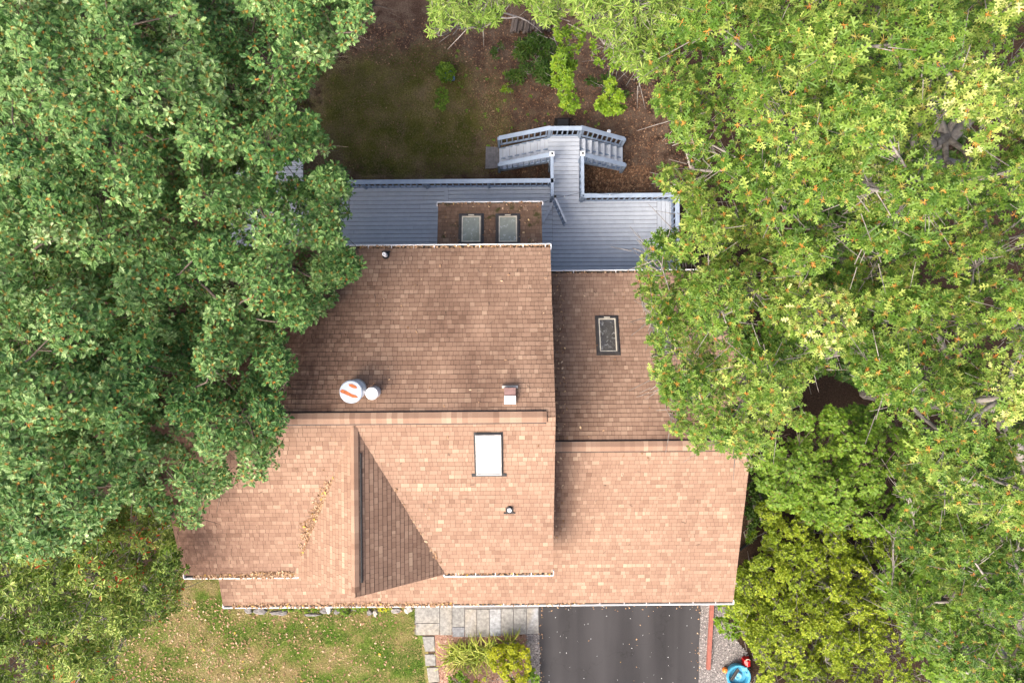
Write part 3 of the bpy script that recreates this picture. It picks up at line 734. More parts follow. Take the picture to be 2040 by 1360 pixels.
# open gate leaf hung on the left walkway post
ga, gb = np.array([1.49, 4.86]), np.array([1.86, 4.02])
gate = thing("gate", "narrow blue-grey picket gate standing open over the deck boards", "gate", (ga[0], ga[1], DZ))
for h in (.18, .84): g = Geo(); g.beam((*ga, DZ + h), (*gb, DZ + h), .05, .09); g.build("gate_rail", M['deck_rail'], gate)
g = Geo(); g.beam((*ga, DZ + .92), (*gb, DZ + .92), .06, .035); g.build("gate_cap", M['deck'], gate)
for k in range(6):
    c = ga + (gb - ga) * (k + .5) / 6; g = Geo(); g.box((c[0] - .022, c[1] - .022, DZ + .08), (c[0] + .022, c[1] + .022, DZ + .88)); g.build("picket", M['deck_rail'], gate)
g = Geo(); g.box((ga[0] - .035, ga[1] - .02, DZ + .93), (ga[0] + .045, ga[1] + .06, DZ + .98)); g.build("latch", M['black'], gate)
a_, b_ = P(1103, 401, DZ + .05), P(1081, 443, DZ + .05)
g = Geo(); a_[2] += .05; b_[2] += .03; g.beam(a_, b_, .09, .07)
meta(g.build("loose_board", M['deck'], None, tuple(a_)), "loose grey board lying aslant on the deck beside the bump-out", "board")
# string of lights
lights = thing("light_string", "thin black wire of small bulbs strung over the deck walkway", "string lights", tuple(P(1085, 402, 2.4)))
pts = [P(1080, 405, 2.35), P(1104, 395, 2.4), P(1125, 391, 2.3), P(1152, 385, 2.42), P(1162, 382, 2.44), P(1215, 388, 2.47), P(1265, 381, 2.47)]
g = Geo(); 
for i in range(len(pts) - 1): g.segs([pts[i]], [pts[i + 1]], .006, .006, 5)
g.build("cord", M['wire'], lights)
for i in (2, 5):
    g = Geo(); c = pts[i]; g.lathe(c - [0, 0, .07], [(.012, 0), (.03, .03), (.02, .06), (.012, .075)], 10); g.build("bulb", M['bulb'], lights)
# black grill under the landing rail
c = P(1121.5, 246, .9); root = thing("grill", "black covered box grill standing behind the stair landing", "grill", (c[0], c[1], 0))
g = Geo(); x, y = c[0], c[1]
def taper(g, x, y, w0, d0, z0, w1, d1, z1, m=0):
    V = [(x - w0, y - d0, z0), (x + w0, y - d0, z0), (x + w0, y + d0, z0), (x - w0, y + d0, z0), (x - w1, y - d1, z1), (x + w1, y - d1, z1), (x + w1, y + d1, z1), (x - w1, y + d1, z1)]
    g.add(V, BOXF, m)
taper(g, x, y, .27, .26, .02, .27, .25, .74); g.build("grill_body", M['black'], root)
g = Geo(); taper(g, x, y, .275, .255, .74, .19, .14, .95); g.build("grill_lid", M['black'], root)
# small solar garden light by the stair
c = P(1213, 262, .3); gl = thing("garden_light", "small white garden light on a stake by the right stair", "garden light", (c[0], c[1], 0))
g = Geo(); g.segs([(c[0], c[1], 0)], [(c[0], c[1], .28)], .012, .012, 6); g.build("stake", M['steel'], gl)
g = Geo(); g.lathe((c[0], c[1], .24), [(.05, 0), (.075, .06), (.07, .08), (.02, .10)], 14); g.build("lamp_head", M['white_cap'], gl)
g = Geo(); q = [P(968, 293)[:2], P(993, 294)[:2], P(996, 335)[:2], P(967, 337)[:2]]; g.prism([tuple(v) for v in q], 0, .05, 0, (.1, .5, 0))
meta(g.build("paving_slab", M['rock'], None, None), "grey stone slab at the foot of the left stair", "slab")

# ------------------------------------------------------------------ scatter helpers
def bits(name, pts, mat, size, seed, label=None, flatness=.5, kind='stuff', elong=.55, tone=None, lift=.012, nrm=None):
    """small curled leaf flakes lying at pts"""
    r = np.random.default_rng(seed); n = len(pts); pts = np.asarray(pts, float)
    a = r.uniform(0, 2 * math.pi, n); L = size * r.uniform(.4, 1.4, n)
    d = np.stack([np.cos(a), np.sin(a), r.normal(0, .25, n) * flatness], 1); d /= np.linalg.norm(d, axis=1, keepdims=True)
    up = np.stack([r.normal(0, .4, n) * flatness, r.normal(0, .4, n) * flatness, np.ones(n)], 1)
    if nrm is not None: up = up + np.asarray(nrm) - [0, 0, 1]
    s = np.cross(up, d); s /= np.linalg.norm(s, axis=1, keepdims=True); u = np.cross(d, s)
    W = L * elong * r.uniform(.6, 1.2, n) * .5
    T = np.array([(-.5, 0, 0), (-.12, 1, .35), (.22, .85, .3), (.5, 0, .05), (.2, -.85, .32), (-.15, -1, .3)])
    V = pts[:, None] + d[:, None] * (T[None, :, 0:1] * L[:, None, None]) + s[:, None] * (T[None, :, 1:2] * W[:, None, None]) + u[:, None] * (T[None, :, 2:3] * W[:, None, None] * .5)
    V[:, :, 2] += lift
    f = np.array([(0, 3, 2, 1), (0, 5, 4, 3)])
    Fc = (f[None] + (np.arange(n) * 6)[:, None, None]).reshape(-1, 4)
    tn = r.random(n) if tone is None else np.clip(tone(r, n), 0, 1)
    C = np.repeat(np.stack([tn, tn * 0 + .5, r.random(n)], 1), 6, 0)
    g = Geo(); g.add(V.reshape(-1, 3), Fc, 0, C); o = g.build(name, M[mat]); meta(o, label, None, None, kind); return o
def inpoly(px, py, poly):
    poly = np.asarray(poly, float); px = np.asarray(px); py = np.asarray(py); c = np.zeros(px.shape, bool); n = len(poly); j = n - 1
    for i in range(n):
        xi, yi = poly[i]; xj, yj = poly[j]
        m = ((yi > py) != (yj > py)) & (px < (xj - xi) * (py - yi) / (yj - yi + 1e-12) + xi); c ^= m; j = i
    return c
def rand_in(poly, n, r):
    poly = np.asarray(poly, float); out = []
    lo = poly.min(0); hi = poly.max(0)
    while len(out) < n:
        q = lo + (hi - lo) * r.random((n * 2, 2)); q = q[inpoly(q[:, 0], q[:, 1], poly)]; out += list(q)
    return np.array(out[:n])
def Pn(q, z=0.0):
    u = (q[:, 0] - 1020) / F; v = (680 - q[:, 1]) / F; D = H - z
    return np.stack([(u * CA - v * SA) * D, (u * SA + v * CA) * D, np.full(len(q), 1.) * z], 1)
r = np.random.default_rng(77)
# blades of the lawns
def blades(name, pts, hgt, mat, seed, tone):
    r = np.random.default_rng(seed); n = len(pts); a = r.uniform(0, 2 * math.pi, n); h = hgt * r.uniform(.4, 1.3, n)
    d = np.stack([np.cos(a), np.sin(a), np.zeros(n)], 1); s = np.stack([-np.sin(a), np.cos(a), np.zeros(n)], 1) * (.008 + .006 * r.random(n))[:, None]
    b0 = pts - s; b1 = pts + s; t = pts + d * (h * r.uniform(.4, 1.2, n))[:, None]; t[:, 2] += h * .7
    V = np.stack([b0, b1, t], 1).reshape(-1, 3); Fc = np.arange(n * 3).reshape(-1, 3)
    C = np.repeat(np.stack([np.clip(tone, 0, 1), np.full(n, .5), r.random(n)], 1), 3, 0)
    g = Geo(); g.add(V, Fc, 0, C); return meta(g.build(name, M[mat]), None, None, None, 'stuff')
def vnoise(x, y, s, seed):
    r = np.random.default_rng(seed); tab = r.random((64, 64)); x = x * s + 31.3; y = y * s + 17.7
    i = np.floor(x).astype(int); j = np.floor(y).astype(int); fx = x - i; fy = y - j; fx = fx * fx * (3 - 2 * fx); fy = fy * fy * (3 - 2 * fy)
    g_ = lambda a, b: tab[a % 64, b % 64]
    return (g_(i, j) * (1 - fx) + g_(i + 1, j) * fx) * (1 - fy) + (g_(i, j + 1) * (1 - fx) + g_(i + 1, j + 1) * fx) * fy
q = rand_in([(150, 1140), (450, 1140), (450, 1190), (828, 1190), (828, 1262), (840, 1280), (852, 1400), (150, 1400)], 90000, r); pts = Pn(q); pts[:, 2] = .008
tn = .62 * vnoise(pts[:, 0], pts[:, 1], .9, 1) + .38 * vnoise(pts[:, 0], pts[:, 1], 2.6, 2)
tn = (tn - .5) * 2.4 + .50 - .42 * np.clip((q[:, 0] - 560) / 280, 0, 1) + .20 * np.clip((1270 - q[:, 1]) / 60, 0, 1) * (q[:, 0] < 760) + r.normal(0, .12, len(q))
edge = np.clip((q[:, 0] - 800) / 30, 0, 1) * (q[:, 1] > 1215); tn = tn - edge * .4
blades("grass", pts, .055, 'grassblade', 5, tn)
q = rand_in(back_poly, 60000, r); pts = Pn(q); pts[:, 2] = .008
tn = (.6 * vnoise(pts[:, 0], pts[:, 1], .7, 3) + .4 * vnoise(pts[:, 0], pts[:, 1], 2.4, 4) - .5) * 2.2 + .5 + r.normal(0, .12, len(q))
ctr = P(800, 235); dd = np.hypot((pts[:, 0] - ctr[0]) / 4.7, (pts[:, 1] - ctr[1]) / 3.1) + (vnoise(pts[:, 0], pts[:, 1], 1.3, 8) - .5) * .9
keep = (r.random(len(q)) < .85 - .5 * (tn > .75)) & (dd < .55 + .55 * r.random(len(q))); blades("grass", pts[keep], .05, 'grassback', 6, tn[keep])
# fallen leaves
lawn = [(230, 1190), (828, 1190), (828, 1262), (845, 1280), (855, 1400), (200, 1400)]
q = rand_in(lawn, 4300, r); k = r.random(len(q)) < np.clip(1.15 - (q[:, 0] - 300) / 620, .16, 1) * np.where(q[:, 1] < 1215, 1.0, .8); q = q[k]; pts = Pn(q)
bits("fallen_leaves", pts, 'dryleaf', .082, 31, None, .9, tone=lambda r, n: .30 + .6 * r.random(n) + (r.random(n) < .02) * .5, lift=.045)
q = rand_in([(600, 60), (1000, 20), (1380, 150), (1380, 390), (1165, 390), (1000, 340), (930, 190), (700, 110)], 9000, r); pts = Pn(q)
bits("fallen_leaves", pts, 'dryleaf', .07, 32, None, .8, tone=lambda r, n: np.abs(r.normal(0, .27, n)), lift=.012)
q = rand_in(back_poly, 900, r); bits("fallen_leaves", Pn(q), 'dryleaf', .055, 33, None, .8, tone=lambda r, n: .05 + .55 * r.random(n), lift=.03)
q = rand_in([(1165, 330), (1290, 330), (1300, 382), (1165, 382)], 1300, r); bits("fallen_leaves", Pn(q), 'dryleaf', .09, 34, None, .9, tone=lambda r, n: .05 + .6 * r.random(n) ** 2 + (r.random(n) < .04) * .4, lift=.02)
def strip(x0, x1, y0, y1, z, n, seed):
    r = np.random.default_rng(seed); return np.stack([r.uniform(x0, x1, n), r.uniform(y0, y1, n), z + r.uniform(-.05, .0, n)], 1)
LG = lambda r, n: .35 + .55 * r.random(n) + (r.random(n) < .06) * .3
pp = [strip(XL + 2.2, XR, YN - .01, YN + .09, ZE - .025, 700, 1), strip(XL + .3, CX - CW + .08, YS - .095, YS + .02, ZE + .03, 620, 2), strip(XL + 2, CX - CW + .08, YS - .02, YS + .10, ZE + .06, 260, 21), strip(CX + CW, XR, YS - .09, YS, ZE - .025, 170, 3),
      strip(GXL + .3, -1.9, GYS - .075, GYS + .07, GZE + .04, 800, 4), strip(-1.9, 2.2, GYS - .07, GYS + .02, GZE + .01, 120, 41), strip(BXL, BXR, BYN - .06, BYN + .05, 3.90, 150, 5), strip(1.15, GXR, GYN - .03, GYN + .07, GZE, 120, 6)]
bits("gutter_leaves", np.concatenate(pp), 'dryleaf', .075, 35, None, 1.2, tone=LG, lift=.02)
# leaves lying in the gable valleys
t = r.beta(2.2, 2.2, 520); t = .12 + t * .55
off = r.normal(.03, .10, 520) * (1.3 - 1.6 * np.abs(t - .3)); vx = CX - CW + CW * t - np.abs(off) * .6 + .02; vy = YS + (CTOP - YS) * t + off
vz = np.maximum(mainS.z(vx, vy), crossW.z(vx, vy)) + .02; pv = [np.stack([vx, vy, vz], 1)]
t = r.random(26) * .6; vx = CX + CW - CW * t + r.normal(0, .03, 26) + .03; vy = YS + (CTOP - YS) * t; pv.append(np.stack([vx, vy, np.maximum(mainS.z(vx, vy), crossE.z(vx, vy)) + .02], 1))
bits("valley_leaves", np.concatenate(pv), 'dryleaf', .085, 36, None, 1.2, tone=LG)
def on_roof(pl, n, x0, x1, y0, y1, seed):
    r = np.random.default_rng(seed); x = r.uniform(x0, x1, n); y = r.uniform(y0, y1, n); return np.stack([x, y, pl.z(x, y) + .012], 1)
pr = [on_roof(mainN, 45, -7, XR, YR, YN, 1), on_roof(mainS, 26, -9, 1, YS, YR, 2), on_roof(garN, 40, 1.2, 6, GYR, GYN, 3), on_roof(garS, 16, 1.2, 6.5, GYS, GYR, 4), on_roof(bump, 150, BXL + .1, BXR - .1, BYS, BYN, 5), on_roof(garN, 150, 1.12, 1.6, GYR, GYN, 6), on_roof(garS, 50, 1.12, 1.5, -6, GYR, 7)]
bits("roof_leaves", np.concatenate(pr), 'dryleaf', .07, 37, None, .9, tone=lambda r, n: .2 + .75 * r.random(n))
g = Geo(); rr = np.random.default_rng(9)
for pl, n, b in ((mainN, 16, (-6, 1, -1.6, 2.4)), (mainS, 12, (-9, 1, -6.3, -2.4)), (garS, 16, (1.3, 6.6, -7.8, -3.4)), (garN, 9, (1.3, 4.5, -2.6, 1.8))):
    for k in range(n):
        x, y = rr.uniform(b[0], b[1]), rr.uniform(b[2], b[3]); a = rr.uniform(0, 6.28); l = rr.uniform(.06, .16)
        x2, y2 = x + math.cos(a) * l, y + math.sin(a) * l; g.segs([(x, y, pl.z(x, y) + .025)], [(x2, y2, pl.z(x2, y2) + .025)], .006, .004, 4)
meta(g.build("fallen_twigs", M['bark_brown']), None, None, None, 'stuff')
q = rand_in(drive_px, 110, r); q = q[q[:, 1] > 1203]; pts = Pn(q, .026); bits("driveway_petals", pts, 'white_cap', .026, 38, None, .5, lift=.004, elong=.7)
q = np.concatenate([np.stack([r.normal(1079, 3, 40), r.uniform(1206, 1400, 40)], 1), np.stack([r.normal(1391, 3, 30), r.uniform(1206, 1400, 30)], 1), np.stack([r.uniform(1078, 1392, 60), 1203 + np.abs(r.normal(0, 5, 60))], 1), np.stack([r.uniform(1078, 1392, 22), r.uniform(1206, 1400, 22)], 1)]); bits("driveway_leaves", Pn(q, .026), 'dryleaf', .065, 39, None, .8, tone=LG, lift=.01)
# gravel stones and mulch chips
def stones(name, pts, size, mat, seed, tone, squash=.6):
    r = np.random.default_rng(seed); n = len(pts)
    T = np.array([(1, 0, 0), (.3, .95, 0), (-.8, .6, 0), (-.8, -.6, 0), (.3, -.95, 0), (.1, .05, .8)]); s = size * r.uniform(.5, 1.3, n); a = r.uniform(0, 6.28, n)
    J = T[None] + r.normal(0, .16, (n, 6, 3)); c, sn = np.cos(a), np.sin(a)
    X = (J[:, :, 0] * c[:, None] - J[:, :, 1] * sn[:, None]) * s[:, None]; Y = (J[:, :, 0] * sn[:, None] + J[:, :, 1] * c[:, None]) * s[:, None] * .8; Z = J[:, :, 2] * s[:, None] * squash
    V = np.stack([X, Y, Z], 2) + pts[:, None]; f = np.array([(0, 1, 5), (1, 2, 5), (2, 3, 5), (3, 4, 5), (4, 0, 5)])
    Fc = (f[None] + (np.arange(n) * 6)[:, None, None]).reshape(-1, 3); tn = np.clip(tone(r, n), 0, 1)
    g = Geo(); g.add(V.reshape(-1, 3), Fc, 0, np.repeat(np.stack([tn, tn, tn], 1), 6, 0)); return meta(g.build(name, M[mat]), None, None, None, 'stuff')
q = np.concatenate([rand_in([(1396, 1195), (1450, 1195), (1446, 1250), (1490, 1300), (1500, 1400), (1391, 1400), (1394, 1290)], 5200, r), rand_in([(1050, 1262), (1075, 1260), (1077, 1400), (1055, 1400)], 1500, r)]); p = Pn(q, .02)
stones("gravel", p, .026, 'gravel', 3, lambda r, n: r.normal(.55, .25, n))
q = rand_in([(868, 1262), (1052, 1264), (1057, 1400), (876, 1400)], 2600, r); stones("mulch", Pn(q, .016), .035, 'mulchbit', 4, lambda r, n: r.normal(.6, .25, n), .3)

# ------------------------------------------------------------------ front garden objects
def zq(x, y): return (780 + x / 6.58, 1195 + y / 6.58)
slabs = [((305, 60), (632, 60), (632, 292), (318, 292), .30, "buff flagstone at the upper left end of the front walk"), ((318, 298), (632, 298), (632, 448), (328, 452), .55, "buff flagstone at the lower left end of the front walk"),
    ((638, 60), (792, 60), (792, 452), (638, 452), .45, "flagstone second from the left along the front walk"), ((799, 60), (956, 60), (956, 340), (799, 340), .15, "upper grey flagstone of the split pair in the front walk"), ((799, 347), (956, 347), (956, 476), (799, 474), 1.0, "small dark flagstone of the split pair in the front walk"),
    ((964, 110), (1116, 112), (1116, 478), (964, 476), .62, "tan flagstone right of the split pair in the front walk"), ((1123, 112), (1281, 112), (1281, 474), (1123, 476), .28, "brownish flagstone left of the pale blue one"), ((1288, 110), (1434, 108), (1434, 462), (1288, 466), .8, "pale blue flagstone in the middle of the front walk"),
    ((1441, 105), (1597, 103), (1597, 452), (1441, 458), .2, "flagstone right of the pale blue one"), ((1604, 100), (1766, 98), (1766, 440), (1604, 448), .1, "flagstone beside the last one before the driveway"), ((1773, 98), (1922, 96), (1930, 428), (1773, 438), .68, "last flagstone of the front walk touching the asphalt")]
steps = [((405, 472), (560, 470), (572, 662), (440, 668), .3, "uppermost square stepping stone below the front walk"), ((436, 704), (575, 702), (582, 852), (448, 856), .35, "second stepping stone between lawn and mulch bed"), ((462, 878), (610, 874), (632, 1062), (488, 1074), .6, "rusty tinted third stepping stone beside the mulch bed"), ((490, 1082), (638, 1078), (640, 1240), (500, 1244), .3, "lowest stepping stone cut by the frame edge")]
for sset, grp in ((slabs, "flagstones of the front walk"), (steps, "stepping stones")):
    for *c, tone, lab in sset:
        g = Geo(); v = [tuple(P(*zq(*p))[:2]) for p in c][::-1]; z = .035
        rr = np.random.default_rng(int(tone * 100) + int(c[0][0])); ctr = np.mean(v, 0)
        ins = [tuple(np.array(p) + (ctr - np.array(p)) * .03) for p in v]; cols = np.clip(tone + rr.normal(0, .14, 12), 0, 1)
        V = [(x, y, .0) for x, y in v] + [(x, y, z - .012) for x, y in v] + [(x, y, z) for x, y in ins]
        g.add(V, [(i, (i + 1) % 4, 4 + (i + 1) % 4, 4 + i) for i in range(4)] + [(4 + i, 4 + (i + 1) % 4, 8 + (i + 1) % 4, 8 + i) for i in range(4)] + [(8, 9, 10, 11)], 0, np.stack([cols] * 3, 1))
        meta(g.build("flagstone" if sset is slabs else "stepping_stone", M['slab'], None, (ctr[0], ctr[1], 0)), lab, "paving stone", grp)
def rock(px, py, sx, sy, h, tone, lab, seed, name="edging_rock", grp="rocks edging the front bed"):
    r = np.random.default_rng(seed); c = P(px, py); n = 11; a = np.arange(n) * 2 * math.pi / n; V = []
    jit = 1 + r.normal(0, .13, n)
    for k, (f, z) in enumerate(((1, 0), (1.0, h * .55), (.8, h * .92), (.35, h))):
        V += [(c[0] + math.cos(a[i]) * sx * f * jit[i] + r.normal(0, .008), c[1] + math.sin(a[i]) * sy * f * jit[i] + r.normal(0, .008), z + r.normal(0, .008) * (k > 0)) for i in range(n)]
    Fc = [(k * n + i, k * n + (i + 1) % n, (k + 1) * n + (i + 1) % n, (k + 1) * n + i) for k in range(3) for i in range(n)] + [tuple(range(3 * n, 4 * n))]
    g = Geo(); g.add(V, Fc, 0, (tone, tone, tone)); return meta(g.build(name, M['rock'], None, tuple(c)), lab, "rock", grp)
for i, (x, y, sx, sy, h, tn, lab) in enumerate([(496, 1213, .14, .13, .12, .45, "leftmost edging rock under the porch gutter"), (521, 1215, .26, .12, .12, .3, "second edging rock from the left, flat and grey"), (555, 1219, .30, .09, .10, .25, "long low grey rock left of the first green mound"), (622, 1223, .34, .06, .08, .3, "thin grey slab rock between the two green mounds"),
        (648, 1214, .16, .13, .14, .2, "dark grey rock left of the pale upright one"), (656, 1210, .09, .17, .18, 1.0, "pale cream upright rock among the grey edging"), (672, 1217, .12, .10, .12, .35, "grey rock right of the pale upright one"), (737, 1218, .11, .11, .12, .3, "grey rock right of the second green mound"), (748, 1219, .08, .13, .14, .8, "whitish narrow rock beside the yellow flowers"), (788, 1214, .18, .12, .1, .5, "tan rock right of the yellow flowers"), (814, 1212, .16, .14, .1, .75, "pinkish rock touching the front walk")]):
    rock(x, y, sx, sy, h, tn, lab, 100 + i)
g = Geo(); v = [P(1416, 1150), P(1423, 1150), P(1413, 1329), P(1406, 1329)]; g.prism([tuple(p[:2]) for p in v][::-1], .02, .17)
meta(g.build("landscape_timber", M['red_timber'], None, tuple(P(1412, 1250))), "red painted landscape timber edging the gravel beside the driveway", "timber")
# blue toy
c = P(1466, 1339); c[2] = .02; toy = thing("toy_tub", "round blue plastic toy tub lying on the gravel strip", "toy", tuple(c))
g = Geo(); g.lathe(c, [(.33, 0), (.40, .05), (.43, .24), (.45, .30), (.43, .33), (.37, .32), (.345, .24), (.33, .12), (.08, .10)], 36); g.build("tub", M['blue_toy'], toy, smooth=False)
g = Geo(); g.lathe(c + [.02, -.04, .12], [(.14, 0), (.14, .06), (.11, .075), (.06, .06), (.05, .04)], 24); g.build("disc", M['lightblue'], toy)
g = Geo(); g.beam(c + [-.30, -.12, .30], c + [-.02, .30, .30], .05, .05); g.beam(c + [-.22, -.16, .26], c + [.04, .24, .26], .04, .04); g.build("handle_bar", M['darkmetal'], toy)
g = Geo(); g.box((c[0] + .12, c[1] + .22, .2), (c[0] + .30, c[1] + .36, .36)); g.box((c[0] + .28, c[1] + .02, .2), (c[0] + .42, c[1] + .14, .34)); g.build("rim_seat", M['lightblue'], toy)
c2 = P(1443, 1331); g = Geo(); g.lathe((c2[0], c2[1], .10), [(.05, -.1), (.10, -.05), (.11, .02), (.08, .09), (.03, .11)], 16)
meta(g.build("orange_ball", M['orange_toy'], None, (c2[0], c2[1], 0)), "orange plastic ball leaning on the blue toy tub", "ball")
c3 = P(1484, 1314); rb = thing("watering_can", "red plastic can on the ground beside the blue toy tub", "can", (c3[0], c3[1], 0))
g = Geo(); taper(g, c3[0], c3[1], .13, .15, .0, .11, .12, .26); g.add([(c3[0] - .11, c3[1] - .12, .26), (c3[0] + .11, c3[1] - .12, .26), (c3[0] + .11, c3[1] + .12, .26), (c3[0] - .11, c3[1] + .12, .26), (c3[0], c3[1] - .1, .33), (c3[0], c3[1] + .08, .33)], [(0, 1, 4), (1, 2, 5, 4), (2, 3, 5), (3, 0, 4, 5)]); g.build("can_body", M['red_toy'], rb)
g = Geo(); g.segs([(c3[0] - .05, c3[1] + .13, .26), (c3[0] + .02, c3[1] + .2, .36)], [(c3[0] + .02, c3[1] + .2, .36), (c3[0] + .08, c3[1] + .14, .3)], .014, .014, 6); g.build("can_handle", M['cream'], rb)
# black drain hose at the right side of the house
pts = [P(1468, 1098, .25), P(1482, 1088, .16), P(1494, 1080, .12), P(1505, 1071, .1)]
g = Geo(); g.segs(pts[:-1], pts[1:], .055, .055, 10); g.segs([pts[-1]], [pts[-1] + [.02, .02, 0]], .065, .065, 10)
meta(g.build("drain_hose", M['black'], None, tuple(pts[1])), "black drain hose leading away from the right side wall", "hose")
for k, (a, b_, lab) in enumerate([((1493, 1032), (1489, 1072), "short weathered edging board beside the right house wall"), ((1500, 1108), (1497, 1124), "small weathered board end below the black drain hose")]):
    g = Geo(); p, q = P(*a), P(*b_); p[2] = q[2] = .12; g.beam(p, q, .10, .12); meta(g.build("edging_board", M['oldwood'], None, tuple(p)), lab, "board")
for k, (x, y, s, lab) in enumerate([(1472, 1158, .17, "white rock beside the right gutter corner"), (1468, 1170, .12, "small pale rock just below the white one at the gutter corner")]): rock(x, y, s, s * 1.2, .16, .95 - .1 * k, lab, 140 + k, "garden_rock", "pale rocks at the house corner")
# firewood
for k in range(13):
    x = 1021 + k * 6.1; y = 54 - (3 if k > 6 else 0) + (k % 3); hh = .12 + .10 * (k % 2)
    a_, b_ = P(x - 2, y + 15 - (k % 4)), P(x + 2.5, y - 13 + (k % 3) * 2); a_[2] = b_[2] = hh
    g = Geo(); rr = np.random.default_rng(200 + k); g.segs([a_], [b_], .065 * rr.uniform(.8, 1.2), .06, 7, 0, (rr.random(), .5, .5)); d = (b_ - a_) / np.linalg.norm(b_ - a_)
    g.lathe(a_ - d * .004, [(.062, 0), (.05, .01)], 7, 0, (.9, .5, .5), d); g.lathe(b_ - d * .006, [(.058, 0), (.05, .008)], 7, 0, (.9, .5, .5), d)
    meta(g.build("firewood_log", M['log'], None, tuple(a_)), "split grey firewood log in the row stacked by the back shrubs", "log", "firewood logs")

# ------------------------------------------------------------------ foliage
def half_leaf(h, fold=.25, droop=.22):
    V = []; 
    h = np.array(h, float)
    for sgn in (1, -1):
        V += [(x, sgn * y, fold * y - droop * x * x) for x, y in h]
    n = len(h); return np.array(V), [list(range(n))[::-1], list(range(n, 2 * n))]
LT = {
 'red_oak': half_leaf([(0, 0), (.13, .03), (.2, .17), (.28, .23), (.31, .07), (.42, .08), (.5, .30), (.6, .33), (.58, .09), (.69, .08), (.78, .22), (.86, .2), (.83, .06), (.92, .05), (1, 0)]),
 'white_oak': half_leaf([(0, 0), (.18, .03), (.27, .15), (.34, .14), (.36, .04), (.47, .25), (.55, .24), (.56, .06), (.68, .27), (.76, .24), (.76, .07), (.9, .13), (1, 0)]),
 'willow': half_leaf([(0, 0), (.25, .075), (.55, .095), (.82, .06), (1, 0)], .2, .15),
 'gum': half_leaf([(0, 0), (.25, .11), (.55, .17), (.8, .12), (1, 0)], .2, .2),
 'oval': half_leaf([(0, 0), (.18, .2), (.5, .29), (.8, .19), (1, 0)], .2, .2),
 'maple': half_leaf([(0, 0), (.05, .25), (.18, .5), (.28, .28), (.45, .48), (.62, .46), (.6, .2), (.8, .16), (1, 0)], .15, .2),
}
def norm(v): return v / (np.linalg.norm(v, axis=-1, keepdims=True) + 1e-9)
def add_leaves(g, kind, base, d, up, L, tone, bt, mat=0):
    T, faces = LT[kind]; n = len(base); k = len(T)
    d = norm(d); s = norm(np.cross(up, d)); u = np.cross(d, s)
    V = base[:, None] + (d[:, None] * T[None, :, 0:1] + s[:, None] * T[None, :, 1:2] + u[:, None] * T[None, :, 2:3]) * L[:, None, None]
    C = np.empty((n, k, 3)); C[:, :, 0] = tone[:, None]; C[:, :, 1] = T[None, :, 0]; C[:, :, 2] = bt[:, None]
    m = len(faces[0]); f = np.array(faces); Fc = (f[None] + (np.arange(n) * k)[:, None, None]).reshape(-1, m)
    g.add(V.reshape(-1, 3), Fc, mat, C.reshape(-1, 3))
def rosettes(g, pos, axis, bt, kind, L, nl, r, spread=(-.25, .75), petiole=.28, pmat=1, pw=.004, droop=.0):
    """a whorl of nl leaves with stalks at each twig tip"""
    n = len(pos); axis = norm(axis)
    ref = np.where(np.abs(axis[:, 2:3]) < .9, np.array([[0, 0, 1.]]), np.array([[1., 0, 0]]))
    e1 = norm(np.cross(axis, ref)); e2 = np.cross(axis, e1)
    ph = (np.arange(nl) * 2.39996)[None] + r.uniform(0, 6.28, (n, 1)) + r.normal(0, .25, (n, nl))
    el = r.uniform(spread[0], spread[1], (n, nl))
    D = (e1[:, None] * np.cos(ph)[..., None] + e2[:, None] * np.sin(ph)[..., None]) * np.cos(el)[..., None] + axis[:, None] * np.sin(el)[..., None]
    D[..., 2] -= droop
    D = norm(D); up = axis[:, None] + r.normal(0, .35, (n, nl, 3))
    B = pos[:, None] + axis[:, None] * (r.uniform(-.35, .1, (n, nl, 1)) * L)
    LL = L * r.uniform(.62, 1.15, (n, nl)) * np.clip(r.normal(1, .2, (n, 1)), .6, 1.5); pet = LL * petiole
    B2 = B + D * pet[..., None]
    tone = np.clip(r.normal(.5, .31, (n, nl)), 0, 1); b2 = np.repeat(bt[:, None], nl, 1)  # random leaf tone, spread wide to paint pale highlights as well
    add_leaves(g, kind, B2.reshape(-1, 3), D.reshape(-1, 3), up.reshape(-1, 3), LL.ravel(), tone.ravel(), b2.ravel(), 0)
    if petiole > 0:
        b = B.reshape(-1, 3); e = (B2 + D * pet[..., None] * .25).reshape(-1, 3); s = norm(np.cross(up, D)).reshape(-1, 3) * pw
        V = np.stack([b - s, b + s, e + s * .7, e - s * .7], 1); nn = len(b)
        V[:, :, 2] += .004
        ct = np.repeat(np.clip(r.normal(.5, .3, n), 0, 1), nl * 4); g.add(V.reshape(-1, 3), np.arange(nn * 4).reshape(-1, 4), pmat, np.stack([ct, ct, ct], 1))

def attach(root_pts, nodes, bias=.35):
    """join every bough to the nearest piece of the growing skeleton"""
    pts = [np.array(p, float) for p in root_pts]; par = [i - 1 for i in range(len(pts))]; dist = [0.0]
    for i in range(1, len(pts)): dist.append(dist[-1] + np.linalg.norm(pts[i] - pts[i - 1]))
    fork = len(pts) - 1
    order = np.argsort([np.linalg.norm(n - pts[fork]) for n in nodes])
    idx = {}
    X = np.array(pts); Dd = np.array(dist); valid0 = max(1, len(pts) - 4)
    for o in order:
        n = nodes[o]; v = n - X[valid0:]
        c = np.linalg.norm(v, axis=1) + bias * Dd[valid0:] + np.clip(-v[:, 2], 0, None) * .6
        k = int(np.argmin(c)) + valid0
        X = np.vstack([X, n]); par.append(k); Dd = np.append(Dd, Dd[k] + np.linalg.norm(n - X[k])); idx[o] = len(par) - 1
    cnt = np.zeros(len(par))
    for i in range(len(par) - 1, 0, -1):
        cnt[i] += 1; cnt[par[i]] += cnt[i]
    return X, par, cnt, idx

